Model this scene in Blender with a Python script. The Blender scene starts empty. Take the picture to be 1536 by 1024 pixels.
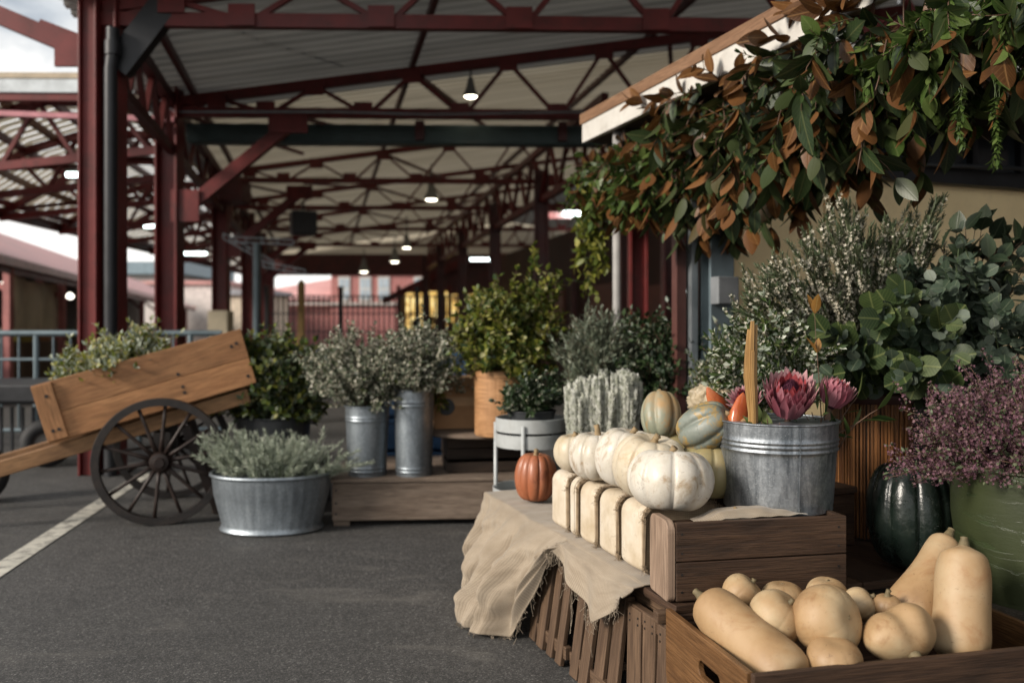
import bpy, bmesh, math, random
import numpy as np
from mathutils import Vector, Matrix, noise as mnoise
R = math.radians
PI = math.pi
sc = bpy.context.scene
col = sc.collection
F_PX, HX, HY, EYE = 1300.0, 768.0, 490.0, 1.1

def P(px, py, d):
    return Vector(((px-HX)/F_PX*d, d, EYE+(HY-py)/F_PX*d))
def GZ(px, py, z=0.0):
    d = (EYE-z)*F_PX/(py-HY)
    return Vector(((px-HX)/F_PX*d, d, z))
def V3(*a): return Vector(a)

# ------------------------------------------------------------------ objects
def tag(o, label, cat, group=None):
    o['label'] = label; o['category'] = cat
    if group: o['group'] = group
    return o
def thing(name, label, cat, loc=(0,0,0), rot=(0,0,0), group=None):
    o = bpy.data.objects.new(name, None); col.objects.link(o)
    o.empty_display_size = .05
    o.location = loc; o.rotation_euler = rot
    return tag(o, label, cat, group)
def root_of(o):
    while o.parent: o = o.parent
    return o
def link(o, parent=None):
    col.objects.link(o)
    if parent: o.parent = parent
    return o
def copy_tree(o, parent=None):
    c = o.copy(); col.objects.link(c); c.parent = parent
    for ch in list(o.children): copy_tree(ch, c)
    return c

class MB:
    def __init__(s): s.V=[]; s.F=[]; s.U=[]
    def add(s, verts, faces, uvs):
        n=len(s.V); s.V += [tuple(v) for v in verts]
        s.F += [tuple(i+n for i in f) for f in faces]; s.U += uvs
        return s
    def box(s, c, size, rot=None, off=None, taper=None):
        hx,hy,hz = [a/2 for a in size]; c=Vector(c)
        L = [(x,y,z) for x in(-hx,hx) for y in(-hy,hy) for z in(-hz,hz)]
        if taper: L=[(x*(taper if z>0 else 1),y*(taper if z>0 else 1),z) for x,y,z in L]
        fs=[(0,1,3,2),(4,6,7,5),(0,4,5,1),(2,3,7,6),(0,2,6,4),(1,5,7,3)]
        ax=[0,0,1,1,2,2]; o = off if off is not None else random.random()*20
        order=sorted(range(3), key=lambda k:-size[k]); uvs=[]
        for f,a in zip(fs,ax):
            rem=[k for k in order if k!=a]
            uvs.append([(L[i][rem[0]]+o, L[i][rem[1]]+o*.37+a*.21) for i in f])
        vs=[(rot@Vector(v) if rot else Vector(v))+c for v in L]
        return s.add(vs,fs,uvs)
    def beam(s, p0, p1, w, h, up=(0,0,1)):
        p0=Vector(p0); p1=Vector(p1); x=(p1-p0); ln=x.length
        if ln<1e-6: return s
        x.normalize(); up=Vector(up)
        if abs(x.dot(up))>.98: up=Vector((0,1,0))
        y=up.cross(x).normalized(); z=x.cross(y)
        m=Matrix((x,y,z)).transposed()
        return s.box((p0+p1)/2,(ln,w,h),m)
    def ibeam(s,p0,p1,w,h,up=(0,0,1),t=.02):
        p0=Vector(p0); p1=Vector(p1); x=(p1-p0).normalized(); up=Vector(up)
        if abs(x.dot(up))>.98: up=Vector((0,1,0))
        y=up.cross(x).normalized(); z=x.cross(y)
        s.beam(p0+z*(h/2-t/2),p1+z*(h/2-t/2),w,t,up); s.beam(p0-z*(h/2-t/2),p1-z*(h/2-t/2),w,t,up)
        s.beam(p0,p1,t*.8,h-2*t,up); return s
    def lathe(s, prof, seg=40, c=(0,0,0), sx=1, sy=1, rf=None, rot=None, cap=True):
        c=Vector(c); vs=[]; n=len(prof); vl=0; vv=[0]
        for i in range(1,n):
            vl+=math.hypot(prof[i][0]-prof[i-1][0],prof[i][1]-prof[i-1][1]); vv.append(vl)
        rm=max(p[0] for p in prof)
        for i,(r,z) in enumerate(prof):
            for k in range(seg):
                a=2*PI*k/seg; rr=r*(rf(a,i,r,z) if rf else 1)
                v=Vector((rr*math.cos(a)*sx, rr*math.sin(a)*sy, z))
                vs.append((rot@v if rot else v)+c)
        fs=[];us=[]
        for i in range(n-1):
            for k in range(seg):
                k2=(k+1)%seg
                fs.append((i*seg+k,i*seg+k2,(i+1)*seg+k2,(i+1)*seg+k))
                u0=rm*2*PI*k/seg; u1=rm*2*PI*(k+1)/seg
                us.append([(u0,vv[i]),(u1,vv[i]),(u1,vv[i+1]),(u0,vv[i+1])])
        if cap:
            for i,rev in((0,True),(n-1,False)):
                if prof[i][0]>1e-5:
                    f=[i*seg+k for k in range(seg)]
                    if rev: f=f[::-1]
                    fs.append(tuple(f)); us.append([(vs[j][0],vs[j][1]) for j in f])
        return s.add(vs,fs,us)
    def tube(s, pts, r, sides=6):
        pts=[Vector(p) for p in pts]; n=len(pts)
        rs=r if isinstance(r,(list,tuple)) else [r]*n
        vs=[];t0=(pts[1]-pts[0]).normalized()
        ref=Vector((0,0,1)) if abs(t0.z)<.9 else Vector((1,0,0))
        a=t0.cross(ref).normalized(); ln=[0]
        for i in range(n):
            t=(pts[min(i+1,n-1)]-pts[max(i-1,0)]).normalized()
            a=(a-t*a.dot(t)).normalized(); b=t.cross(a)
            if i: ln.append(ln[-1]+(pts[i]-pts[i-1]).length)
            for k in range(sides):
                q=2*PI*k/sides; vs.append(pts[i]+(a*math.cos(q)+b*math.sin(q))*rs[i])
        fs=[];us=[]
        for i in range(n-1):
            for k in range(sides):
                k2=(k+1)%sides; fs.append((i*sides+k,i*sides+k2,(i+1)*sides+k2,(i+1)*sides+k))
                us.append([(ln[i],k*.01),(ln[i],(k+1)*.01),(ln[i+1],(k+1)*.01),(ln[i+1],k*.01)])
        fs.append(tuple(range(sides))[::-1]); us.append([(0,0)]*sides)
        fs.append(tuple(range((n-1)*sides,n*sides))); us.append([(0,0)]*sides)
        return s.add(vs,fs,us)
    def grid(s, fn, nu, nv, uv=None, close=False):
        vs=[fn(i/nu,j/nv) for i in range(nu+1) for j in range(nv+1)]
        fs=[];us=[]
        for i in range(nu):
            for j in range(nv):
                a=i*(nv+1)+j; fs.append((a,a+nv+1,a+nv+2,a+1))
                q=[(i/nu,j/nv),((i+1)/nu,j/nv),((i+1)/nu,(j+1)/nv),(i/nu,(j+1)/nv)]
                us.append([uv(*k) if uv else k for k in q])
        return s.add(vs,fs,us)
    def build(s, name, m, parent=None, smooth=False, bevel=0, loc=None, local=False, kind=None, angle=40, seg=2):
        me=bpy.data.meshes.new(name)
        off=Vector((0,0,0))
        if not local:
            if parent: off=Vector(root_of(parent).location)
            elif loc is not None: off=Vector(loc)
        me.from_pydata([(v[0]-off.x,v[1]-off.y,v[2]-off.z) for v in s.V],[],s.F)
        ul=me.uv_layers.new(name='UVMap')
        ul.data.foreach_set('uv',[c for f in s.U for p in f for c in p])
        me.materials.append(m)
        o=bpy.data.objects.new(name,me)
        if not parent and loc is not None: o.location=loc
        link(o,parent)
        if smooth:
            me.polygons.foreach_set('use_smooth',[True]*len(me.polygons))
            if smooth!='all':
                b=bmesh.new(); b.from_mesh(me)
                for e in b.edges:
                    if len(e.link_faces)==2 and e.calc_face_angle(0)>R(angle): e.smooth=False
                b.to_mesh(me); b.free()
        if bevel:
            md=o.modifiers.new('bevel','BEVEL'); md.width=bevel; md.segments=seg; md.limit_method='ANGLE'; md.angle_limit=R(50)
        if kind: o['kind']=kind
        me.update(); return o

# ------------------------------------------------------------------ node helpers
def newmat(name):
    m=bpy.data.materials.new(name); m.use_nodes=True
    nt=m.node_tree; return m,nt,nt.nodes['Principled BSDF']
def nd(nt,t,ins=None,**kw):
    n=nt.nodes.new(t)
    for k,v in kw.items(): setattr(n,k,v)
    if ins:
        for k,v in ins.items():
            if hasattr(v,'is_linked') or isinstance(v,bpy.types.NodeSocket): nt.links.new(v,n.inputs[k])
            else: n.inputs[k].default_value=v
    return n
def c4(c): return (c[0],c[1],c[2],1)
def ramp(nt,fac,stops,interp='LINEAR'):
    n=nt.nodes.new('ShaderNodeValToRGB'); nt.links.new(fac,n.inputs[0]); r=n.color_ramp; r.interpolation=interp
    while len(r.elements)<len(stops): r.elements.new(.5)
    for e,(p,c) in zip(r.elements,stops):
        e.position=p; e.color=c4(c) if not isinstance(c,(int,float)) else (c,c,c,1)
    return n.outputs[0]
def mixc(nt,fac,a,b,mode='MIX'):
    n=nt.nodes.new('ShaderNodeMix'); n.data_type='RGBA'; n.blend_type=mode
    for k,v in((0,fac),(6,a),(7,b)):
        if isinstance(v,bpy.types.NodeSocket): nt.links.new(v,n.inputs[k])
        elif k==0: n.inputs[0].default_value=v
        else: n.inputs[k].default_value=c4(v)
    return n.outputs[2]
def mth(nt,op,a,b=None):
    n=nt.nodes.new('ShaderNodeMath'); n.operation=op
    for k,v in((0,a),(1,b)):
        if v is None: continue
        if isinstance(v,bpy.types.NodeSocket): nt.links.new(v,n.inputs[k])
        else: n.inputs[k].default_value=v
    return n.outputs[0]
def noi(nt,vec,scale,detail=4,rough=.55,dist=0):
    n=nd(nt,'ShaderNodeTexNoise',{'Scale':scale,'Detail':detail,'Roughness':rough,'Distortion':dist})
    if vec is not None: nt.links.new(vec,n.inputs['Vector'])
    return n.outputs['Fac']
def vmap(nt,vec,scale=(1,1,1),loc=(0,0,0)):
    n=nd(nt,'ShaderNodeMapping',{'Scale':scale,'Location':loc}); nt.links.new(vec,n.inputs['Vector']); return n.outputs[0]
def bump(nt,b,h,strength=.3,dist=.01):
    n=nd(nt,'ShaderNodeBump',{'Strength':strength,'Distance':dist,'Height':h}); nt.links.new(n.outputs[0],b.inputs['Normal'])
def tco(nt,k='Object'): return nt.nodes.new('ShaderNodeTexCoord').outputs[k]
def setc(nt,b,s): nt.links.new(s,b.inputs['Base Color'])

def wood(name,c1,c2,rough=.65,stain=(.05,.04,.03),stain_amt=.5,grain=1.0,bstr=.35,spec=.35,knots=.5):
    m,nt,b=newmat(name); uv=tco(nt,'UV')
    geo=nt.nodes.new('ShaderNodeNewGeometry'); isl=geo.outputs['Random Per Island']
    g1=noi(nt,vmap(nt,uv,(1.6*grain,18*grain,1)),1.0,5,.6,1.2)
    g2=noi(nt,vmap(nt,uv,(9*grain,260*grain,1)),1.0,3,.6,.4)
    st=noi(nt,vmap(nt,uv,(3,9,1)),1.0,5,.65,.3)
    c=ramp(nt,g1,[(.3,c1),(.7,c2)])
    c=mixc(nt,mth(nt,'MULTIPLY',ramp(nt,g2,[(.38,1.0),(.58,0.0)]),.65),c,[x*.45 for x in c1])
    c=mixc(nt,mth(nt,'MULTIPLY',ramp(nt,st,[(.5,0.0),(.72,1.0)]),stain_amt),c,stain)
    vo=nd(nt,'ShaderNodeTexVoronoi',{'Scale':1.0}); nt.links.new(vmap(nt,uv,(3.3,7.5,1)),vo.inputs['Vector'])
    kn=ramp(nt,vo.outputs['Distance'],[(.05,1.0),(.13,0.0)])
    c=mixc(nt,mth(nt,'MULTIPLY',kn,knots),c,[x*.3 for x in c1])
    h=nd(nt,'ShaderNodeHueSaturation',{'Saturation':1.0,'Color':c})
    nt.links.new(mth(nt,'ADD',mth(nt,'MULTIPLY',isl,.55),.72),h.inputs['Value'])
    setc(nt,b,h.outputs[0]); b.inputs['Specular IOR Level'].default_value=spec
    nt.links.new(mth(nt,'ADD',mth(nt,'MULTIPLY',g1,.3),rough-.15),b.inputs['Roughness'])
    bump(nt,b,mth(nt,'ADD',mth(nt,'MULTIPLY',g2,.5),g1),bstr,.004); return m

def plain(name,c,rough=.6,metal=0,var=.25,scale=6,bstr=.1,dirt=None,dirt_amt=.4,spec=.5,emit=None,es=0,bscale=60):
    m,nt,b=newmat(name); oc=tco(nt)
    n=noi(nt,oc,scale,5,.6)
    s=ramp(nt,n,[(.3,[x*(1-var) for x in c]),(.7,[min(1,x*(1+var)) for x in c])])
    if dirt:
        n2=noi(nt,oc,scale*2.3,6,.7); s=mixc(nt,mth(nt,'MULTIPLY',ramp(nt,n2,[(.48,0.0),(.68,1.0)]),dirt_amt),s,dirt)
    setc(nt,b,s); b.inputs['Metallic'].default_value=metal; b.inputs['Specular IOR Level'].default_value=spec
    nt.links.new(mth(nt,'ADD',mth(nt,'MULTIPLY',n,.3),rough-.15),b.inputs['Roughness'])
    if bstr: bump(nt,b,noi(nt,oc,bscale,4),bstr,.004)
    if emit: b.inputs['Emission Color'].default_value=c4(emit); b.inputs['Emission Strength'].default_value=es
    return m

def leafmat(name,stops,rough=.45,trans=.25,back=None,vein=None,coat=0,hue=.03,tipc=None):
    m,nt,b=newmat(name)
    geo=nt.nodes.new('ShaderNodeNewGeometry'); isl=geo.outputs['Random Per Island']
    c=ramp(nt,isl,stops); uv=tco(nt,'UV')
    sep=nt.nodes.new('ShaderNodeSeparateXYZ'); nt.links.new(uv,sep.inputs[0])
    if tipc: c=mixc(nt,ramp(nt,sep.outputs[1],[(.35,0.0),(1.0,1.0)]),c,tipc)
    if vein:
        ux=mth(nt,'ABSOLUTE',mth(nt,'SUBTRACT',sep.outputs[0],.5))
        mid=ramp(nt,ux,[(.0,1.0),(.06,0.0)])
        w=nd(nt,'ShaderNodeTexWave',{'Scale':2.2,'Distortion':0.0},wave_type='BANDS',bands_direction='Y')
        cv=nd(nt,'ShaderNodeCombineXYZ',{'X':0.0}); nt.links.new(mth(nt,'SUBTRACT',sep.outputs[1],mth(nt,'MULTIPLY',ux,.7)),cv.inputs['Y'])
        nt.links.new(cv.outputs[0],w.inputs['Vector'])
        sv=mth(nt,'MULTIPLY',ramp(nt,w.outputs['Fac'],[(.88,0.0),(1.0,1.0)]),.35)
        c=mixc(nt,mth(nt,'MULTIPLY',mth(nt,'MAXIMUM',mid,sv),.75),c,vein)
        bump(nt,b,mth(nt,'MAXIMUM',mid,sv),.25,.002)
    n=noi(nt,tco(nt),35,4); c=mixc(nt,mth(nt,'MULTIPLY',ramp(nt,n,[(.4,0.0),(.7,1.0)]),.3),c,[x*.55 for x in stops[0][1]])
    if back: c=mixc(nt,geo.outputs['Backfacing'],c,ramp(nt,isl,back))
    setc(nt,b,c); b.inputs['Roughness'].default_value=rough
    b.inputs['Specular IOR Level'].default_value=.4
    if coat: b.inputs['Coat Weight'].default_value=coat; b.inputs['Coat Roughness'].default_value=.25
    if trans:
        t=nt.nodes.new('ShaderNodeBsdfTranslucent'); nt.links.new(c,t.inputs[0])
        mx=nt.nodes.new('ShaderNodeMixShader'); mx.inputs[0].default_value=trans
        nt.links.new(b.outputs[0],mx.inputs[1]); nt.links.new(t.outputs[0],mx.inputs[2])
        nt.links.new(mx.outputs[0],nt.nodes['Material Output'].inputs[0])
    return m

# ------------------------------------------------------------------ leaf templates & scatter
def tpl_leaf(nseg=4, shape='oval', fold=.25, curl=.25, wmax=.5):
    """leaf of length 1 along +Y, width 1 (+-wmax) in X, normal +Z"""
    vs=[];fs=[];uv=[]
    for i in range(nseg+1):
        t=i/nseg
        if shape=='oval': w=math.sin(PI*t**.85)**.8
        elif shape=='round': w=math.sqrt(max(0,1-(2*t-1)**2))
        elif shape=='lance': w=math.sin(PI*t**.7)*(1-t*.25)
        elif shape=='needle': w=1-.7*t if i else .6
        elif shape=='bract': w=(math.sin(PI*min(1,t*.5+.1))**.6) if t<.55 else max(0,(1-((t-.55)/.45)**1.6))
        else: w=math.sin(PI*t)
        w=max(w,.02)*wmax
        zc=-curl*t*t*.5
        for sx in(-1,0,1):
            vs.append((sx*w,t,zc+abs(sx)*fold*w)); uv.append((.5+sx*.5*(w/wmax),t))
    for i in range(nseg):
        a=i*3
        fs+= [(a,a+1,a+4,a+3),(a+1,a+2,a+5,a+4)]
    return np.array(vs),fs,np.array(uv)
def tpl_diamond(fold=.3):
    vs=[(0,0,0),(-.5,.45,fold*.5),(0,.5,0),(.5,.45,fold*.5),(0,1,-.05)]
    return np.array(vs),[(0,2,1),(0,3,2),(1,2,4),(2,3,4)],np.array([(.5,0),(0,.45),(.5,.5),(1,.45),(.5,1)])
def tpl_blob():
    vs=[(.5,0,0),(-.5,0,0),(0,.5,0),(0,-.5,0),(0,0,.5),(0,0,-.5)]
    fs=[(0,2,4),(2,1,4),(1,3,4),(3,0,4),(2,0,5),(1,2,5),(3,1,5),(0,3,5)]
    return np.array(vs),fs,np.array([(.5,.5)]*6)
def tpl_flower(n=5,cup=.35):
    vs=[(0,0,0)];fs=[];uv=[(.5,0)]
    for k in range(n):
        a=2*PI*k/n; da=PI/n*.8
        i=len(vs)
        vs+=[(math.cos(a-da)*.32,math.sin(a-da)*.32,cup*.4),(math.cos(a)*.55,math.sin(a)*.55,cup),(math.cos(a+da)*.32,math.sin(a+da)*.32,cup*.4)]
        uv+=[(.2,.6),(.5,1),(.8,.6)]; fs.append((0,i,i+1,i+2))
    return np.array(vs),fs,np.array(uv)
T_OVAL=tpl_leaf(5,'oval',.22,.35); T_BIG=tpl_leaf(8,'oval',.18,.5); T_ROUND=tpl_leaf(6,'round',.1,.2); T_LANCE=tpl_leaf(4,'lance',.3,.4)
T_NEEDLE=tpl_leaf(2,'needle',.2,.2); T_DIA=tpl_diamond(); T_BLOB=tpl_blob(); T_FLW=tpl_flower(); T_BRACT=tpl_leaf(7,'bract',-.35,-.35)
T_SM=tpl_leaf(3,'oval',.3,.3)

def nrmz(a): return a/np.maximum(np.linalg.norm(a,axis=-1,keepdims=True),1e-9)
def scatter(name,tpl,pos,dr,nr,sl,sw,m,parent=None,smooth=True,local=False,loc=None):
    tv,tf,tuv=tpl; pos=np.asarray(pos,float); N=len(pos)
    dr=nrmz(np.asarray(dr,float)); nr=np.asarray(nr,float)
    x=nrmz(np.cross(dr,nr)); n2=np.cross(x,dr)
    sl=np.broadcast_to(np.asarray(sl,float),(N,)); sw=np.broadcast_to(np.asarray(sw,float),(N,))
    co=pos[:,None,:]+ (tv[None,:,0:1]*sw[:,None,None])*x[:,None,:] + (tv[None,:,1:2]*sl[:,None,None])*dr[:,None,:] + (tv[None,:,2:3]*sw[:,None,None])*n2[:,None,:]
    off=np.zeros(3)
    if not local:
        if parent: off=np.array(root_of(parent).location)
        elif loc is not None: off=np.array(loc)
    co=co.reshape(-1,3)-off
    nv=len(tv); me=bpy.data.meshes.new(name)
    lt=np.array([len(f) for f in tf]); li=np.concatenate([np.array(f) for f in tf])
    me.vertices.add(N*nv); me.vertices.foreach_set('co',co.ravel().astype(np.float32))
    LI=(li[None,:]+np.arange(N)[:,None]*nv).ravel().astype(np.int32); LT=np.tile(lt,N)
    me.loops.add(len(LI)); me.loops.foreach_set('vertex_index',LI)
    me.polygons.add(len(LT)); ls=np.concatenate([[0],np.cumsum(LT)[:-1]]).astype(np.int32)
    me.polygons.foreach_set('loop_start',ls); me.polygons.foreach_set('loop_total',LT.astype(np.int32))
    if smooth: me.polygons.foreach_set('use_smooth',np.ones(len(LT),bool))
    ul=me.uv_layers.new(name='UVMap'); ul.data.foreach_set('uv',tuv[LI%nv].ravel().astype(np.float32))
    me.update(calc_edges=True); me.validate()
    me.materials.append(m); o=bpy.data.objects.new(name,me)
    if not parent and loc is not None: o.location=loc
    link(o,parent); return o

def fan(rng,n,base,rb,H,sx,sy,rise=.6,lean=(0,0),power=.55,dome=.35,zmin=.72,droop=0,k=8,yaw=0):
    """n curved stems from a disc at base up to a dome-shaped envelope"""
    out=[]; base=np.array(base,float); cy,sy_=math.cos(yaw),math.sin(yaw)
    for i in range(n):
        a=rng.uniform(0,2*PI); rho=rng.random()**power
        q=rng.uniform(0,2*PI); rr=rb*math.sqrt(rng.random())*.8
        b=base+np.array([rr*math.cos(a)*.9+.1*rb*math.cos(q),rr*math.sin(a),0])
        tx,ty=sx*rho*math.cos(a),sy*rho*math.sin(a)
        tip=base+np.array([tx*cy-ty*sy_+lean[0],tx*sy_+ty*cy+lean[1],H*(1-dome*rho*rho)*rng.uniform(zmin,1)])
        c=b+np.array([(tip-b)[0]*.3,(tip-b)[1]*.3,(tip-b)[2]*rise])
        t=np.linspace(0,1,k)[:,None]
        p=(1-t)**2*b+2*t*(1-t)*c+t*t*tip
        p[:,2]-=droop*rho*(t[:,0]**2)
        p+=np.cumsum(rng.normal(0,.004,(k,3)),0)*min(1,H*2)
        out.append(p)
    return out
def twigs(rng,polys,n,ln,ang=45,t0=.3,k=4,up=.2):
    out=[]
    for p in polys:
        for _ in range(n):
            t=rng.uniform(t0,.97)*(len(p)-1); i=min(int(t),len(p)-2); q=p[i]+(p[i+1]-p[i])*(t-i)
            tg=p[i+1]-p[i]; tg=tg/np.linalg.norm(tg)
            r=rng.normal(0,1,3); r-=tg*r.dot(tg); r/=np.linalg.norm(r)
            a=R(ang)*rng.uniform(.6,1.3); d=tg*math.cos(a)+r*math.sin(a)
            l=ln*rng.uniform(.5,1.1); s=np.linspace(0,1,k)[:,None]
            out.append(q+d*l*s+np.array([0,0,up*l])*s*s)
    return out
def along(rng,polys,gap,t0=.25,ang=50,per=2,jit=.25,phyl=None,tip=True):
    PS=[];DS=[];NS=[];TT=[]
    for p in polys:
        seg=np.linalg.norm(np.diff(p,axis=0),axis=1); L=np.concatenate([[0],np.cumsum(seg)]); tot=L[-1]
        n=max(1,int(tot*(1-t0)/gap)); s=np.linspace(t0*tot,tot*.995,n)
        q=np.stack([np.interp(s,L,p[:,k]) for k in range(3)],1)
        tg=nrmz(np.stack([np.interp(np.minimum(s+.01*tot,tot),L,p[:,k])-np.interp(np.maximum(s-.02*tot,0),L,p[:,k]) for k in range(3)],1))
        ref=np.array([0.31,.95,.1]); a=nrmz(np.cross(tg,ref)); b=np.cross(tg,a)
        ph=rng.uniform(0,2*PI)
        for m_ in range(per):
            az=ph+np.arange(n)*(phyl if phyl else (PI/2 if per==2 else 2.4))+m_*2*PI/per+rng.normal(0,jit,n)
            rad=a*np.cos(az)[:,None]+b*np.sin(az)[:,None]
            an=R(ang)*(1+rng.normal(0,jit*.6,n)); 
            if tip: an=an*np.linspace(1.15,.6,n)
            d=tg*np.cos(an)[:,None]+rad*np.sin(an)[:,None]
            PS.append(q);DS.append(d);NS.append(tg-rad*.35+rng.normal(0,.15,(n,3)));TT.append(s/tot)
    return np.concatenate(PS),np.concatenate(DS),np.concatenate(NS),np.concatenate(TT)

def greens(name,label,cat,base,polys,leaves,stem_m,stem_r=.002,flowers=(),tw=None,seed=1,group=None,bare=None,stem_name='stems'):
    """one plant or bunch: stems, foliage and flowers as parts of a thing at base"""
    rng=np.random.default_rng(seed)
    t=thing(name,label,cat,base,group=group)
    b=MB()
    for p in polys: b.tube(p,[stem_r*(1-.6*i/(len(p)-1)) for i in range(len(p))],4)
    allp=list(polys)
    if tw:
        tws=twigs(rng,polys,*tw); allp=allp+tws
        for p in tws: b.tube(p,[stem_r*.5]*len(p),3)
    b.build(stem_name,stem_m,t,smooth='all')
    for sp in leaves:
        src={'all':allp,'stems':list(polys),'twigs':allp[len(polys):]}[sp.get('on','all')]
        if not src: continue
        ps,ds,ns,tt=along(rng,src,sp['gap'],sp.get('t0',.25),sp.get('ang',50),sp.get('per',2),sp.get('jit',.25))
        keep=rng.random(len(ps))<sp.get('keep',1); ps,ds,ns=ps[keep],ds[keep],ns[keep]
        ds=ds+np.array([0,0,-sp.get('hang',0)])
        sl=sp['L']*rng.uniform(.65,1.15,len(ps)); sw=sl*sp['W']/sp['L']*rng.uniform(.85,1.1,len(ps))
        scatter(sp.get('name','foliage'),sp['tpl'],ps,ds,ns,sl,sw,sp['mat'],t)
    for sp in flowers:
        src={'all':allp,'stems':list(polys),'twigs':allp[len(polys):]}[sp.get('on','all')]
        if not src: continue
        ps,ds,ns,tt=along(rng,src,sp['gap'],sp.get('t0',.6),80,sp.get('per',2),.6)
        keep=(rng.random(len(ps))<sp.get('keep',1))&(tt<sp.get('t1',2)); ps,ds,ns=ps[keep],ds[keep],ns[keep]
        ps=ps+nrmz(ds)*sp.get('off',.006)*rng.uniform(.5,1.5,len(ps))[:,None]
        s=sp['size']*rng.uniform(.6,1.25,len(ps))
        scatter(sp.get('name','flowers'),sp['tpl'],ps,np.cross(ds,ns+rng.normal(0,.3,ns.shape)),ds,s,s,sp['mat'],t)
    return t
# ================================================================== camera, light, sky
random.seed(7); np.random.seed(7)
cam=bpy.data.cameras.new('camera'); co=bpy.data.objects.new('camera',cam); col.objects.link(co)
co.location=(0,0,EYE); co.rotation_euler=(R(90),0,0)
cam.sensor_width=36; cam.lens=36*F_PX/1536; cam.shift_y=-(512-HY)/1536; cam.clip_start=.05; cam.clip_end=2000
cam.dof.use_dof=True; cam.dof.focus_distance=2.4; cam.dof.aperture_fstop=2.1; cam.dof.aperture_blades=0
sc.camera=co
SUN=Vector((-.82,-.46,.42)).normalized()
sun=bpy.data.lights.new('sun','SUN'); sun.energy=3.7; sun.angle=R(15); sun.color=(1,.91,.80)
so=bpy.data.objects.new('sun',sun); col.objects.link(so); so.rotation_euler=SUN.to_track_quat('Z','Y').to_euler(); so.location=(-20,-5,12)
w=bpy.data.worlds.new('World'); sc.world=w; w.use_nodes=True; nt=w.node_tree; bg=nt.nodes['Background']
sky=nt.nodes.new('ShaderNodeTexSky'); sky.sky_type='NISHITA'; sky.sun_disc=False
sky.sun_elevation=math.asin(SUN.z); sky.sun_rotation=math.atan2(SUN.x,SUN.y); sky.air_density=1; sky.dust_density=2
gen=tco(nt,'Generated')
cl=noi(nt,vmap(nt,gen,(2.2,2.2,5.5),(3.1,.4,0)),1.6,7,.6,.4)
cf=ramp(nt,cl,[(.36,.35),(.52,1.0)])
cc=ramp(nt,noi(nt,vmap(nt,gen,(3,3,8)),1.5,5),[(.35,(6.4,6.9,7.4)),(.65,(12,11.8,11.4))])
sz=nt.nodes.new('ShaderNodeSeparateXYZ'); nt.links.new(gen,sz.inputs[0])
hz=ramp(nt,sz.outputs[2],[(.04,1.0),(.30,0.0)])
nt.links.new(mixc(nt,hz,mixc(nt,cf,sky.outputs[0],cc),(14.5,14.2,13.6)),bg.inputs[0]); bg.inputs[1].default_value=.08
vs=sc.view_settings; vs.view_transform='Standard'; vs.look='None'; vs.exposure=.36; vs.gamma=1
sc.cycles.use_denoising=True
sc.cycles.max_bounces=8; sc.cycles.diffuse_bounces=4; sc.cycles.transparent_max_bounces=8
sc.cycles.caustics_reflective=False; sc.cycles.caustics_refractive=False; sc.cycles.sample_clamp_indirect=8

# ================================================================== materials
RED=plain('red_steel_paint',(.125,.019,.018),.45,0,.3,3,.12,dirt=(.045,.015,.012),dirt_amt=.6,spec=.3)
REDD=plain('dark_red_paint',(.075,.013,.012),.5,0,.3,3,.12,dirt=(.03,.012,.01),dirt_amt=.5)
TEAL=plain('teal_gutter_paint',(.035,.06,.06),.5,0,.3,3,.1)
BLACKM=plain('black_metal',(.018,.019,.022),.45,.3,.3,8,.1)
DKGREY=plain('dark_grey_plastic',(.03,.033,.036),.5,0,.25,5,.1)
STEELBL=plain('blue_grey_painted_steel',(.13,.17,.19),.42,.4,.2,6,.1)
STEELG=plain('grey_galvanised_pipe',(.28,.31,.33),.4,.7,.2,8,.1)
CREAM=plain('cream_panel_paint',(.88,.69,.39),.6,0,.07,1.5,.05,dirt=(.52,.40,.23),dirt_amt=.35)
WHITE=plain('white_paint',(.56,.54,.50),.55,0,.08,5,.1,dirt=(.33,.3,.26),dirt_amt=.45,spec=.3)
STALLROOF=plain('faded_red_roof_sheet',(.58,.30,.28),.55,0,.2,1.2,.05)
TARP=plain('khaki_canvas',(.60,.52,.38),.85,0,.25,1.5,.2,bscale=4)
BRICK=None
def brickmat():
    m,nt,b=newmat('red_brick_wall'); t=nd(nt,'ShaderNodeTexBrick',{'Color1':c4((.40,.15,.14)),'Color2':c4((.33,.11,.10)),'Mortar':c4((.42,.33,.30)),'Scale':4.0,'Mortar Size':.012})  # brick lightened and washed out, haze put into its colour
    nt.links.new(tco(nt,'UV'),t.inputs['Vector']); setc(nt,b,t.outputs[0]); b.inputs['Roughness'].default_value=.85; return m
BRICK=brickmat()
def roofmat(name,tr,a,b_,dk):
    m,nt,b=newmat(name); oc=tco(nt)
    n=noi(nt,vmap(nt,oc,(.35,2.2,1)),1.0,5,.6); n2=noi(nt,vmap(nt,oc,(.25,9,1)),1.0,3,.6)
    c=ramp(nt,n,[(.3,a),(.7,b_)])
    c=mixc(nt,mth(nt,'MULTIPLY',ramp(nt,n2,[(.45,0.0),(.7,1.0)]),.45),c,dk)
    setc(nt,b,c); b.inputs['Roughness'].default_value=.6; b.inputs['Specular IOR Level'].default_value=.2
    t=nt.nodes.new('ShaderNodeBsdfTranslucent'); nt.links.new(c,t.inputs[0])
    mx=nt.nodes.new('ShaderNodeMixShader'); mx.inputs[0].default_value=tr
    nt.links.new(b.outputs[0],mx.inputs[1]); nt.links.new(t.outputs[0],mx.inputs[2]); nt.links.new(mx.outputs[0],nt.nodes['Material Output'].inputs[0])
    return m
ROOF=roofmat('grey_roof_sheet',.07,(.42,.42,.40),(.60,.59,.55),(.26,.25,.22))
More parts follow.
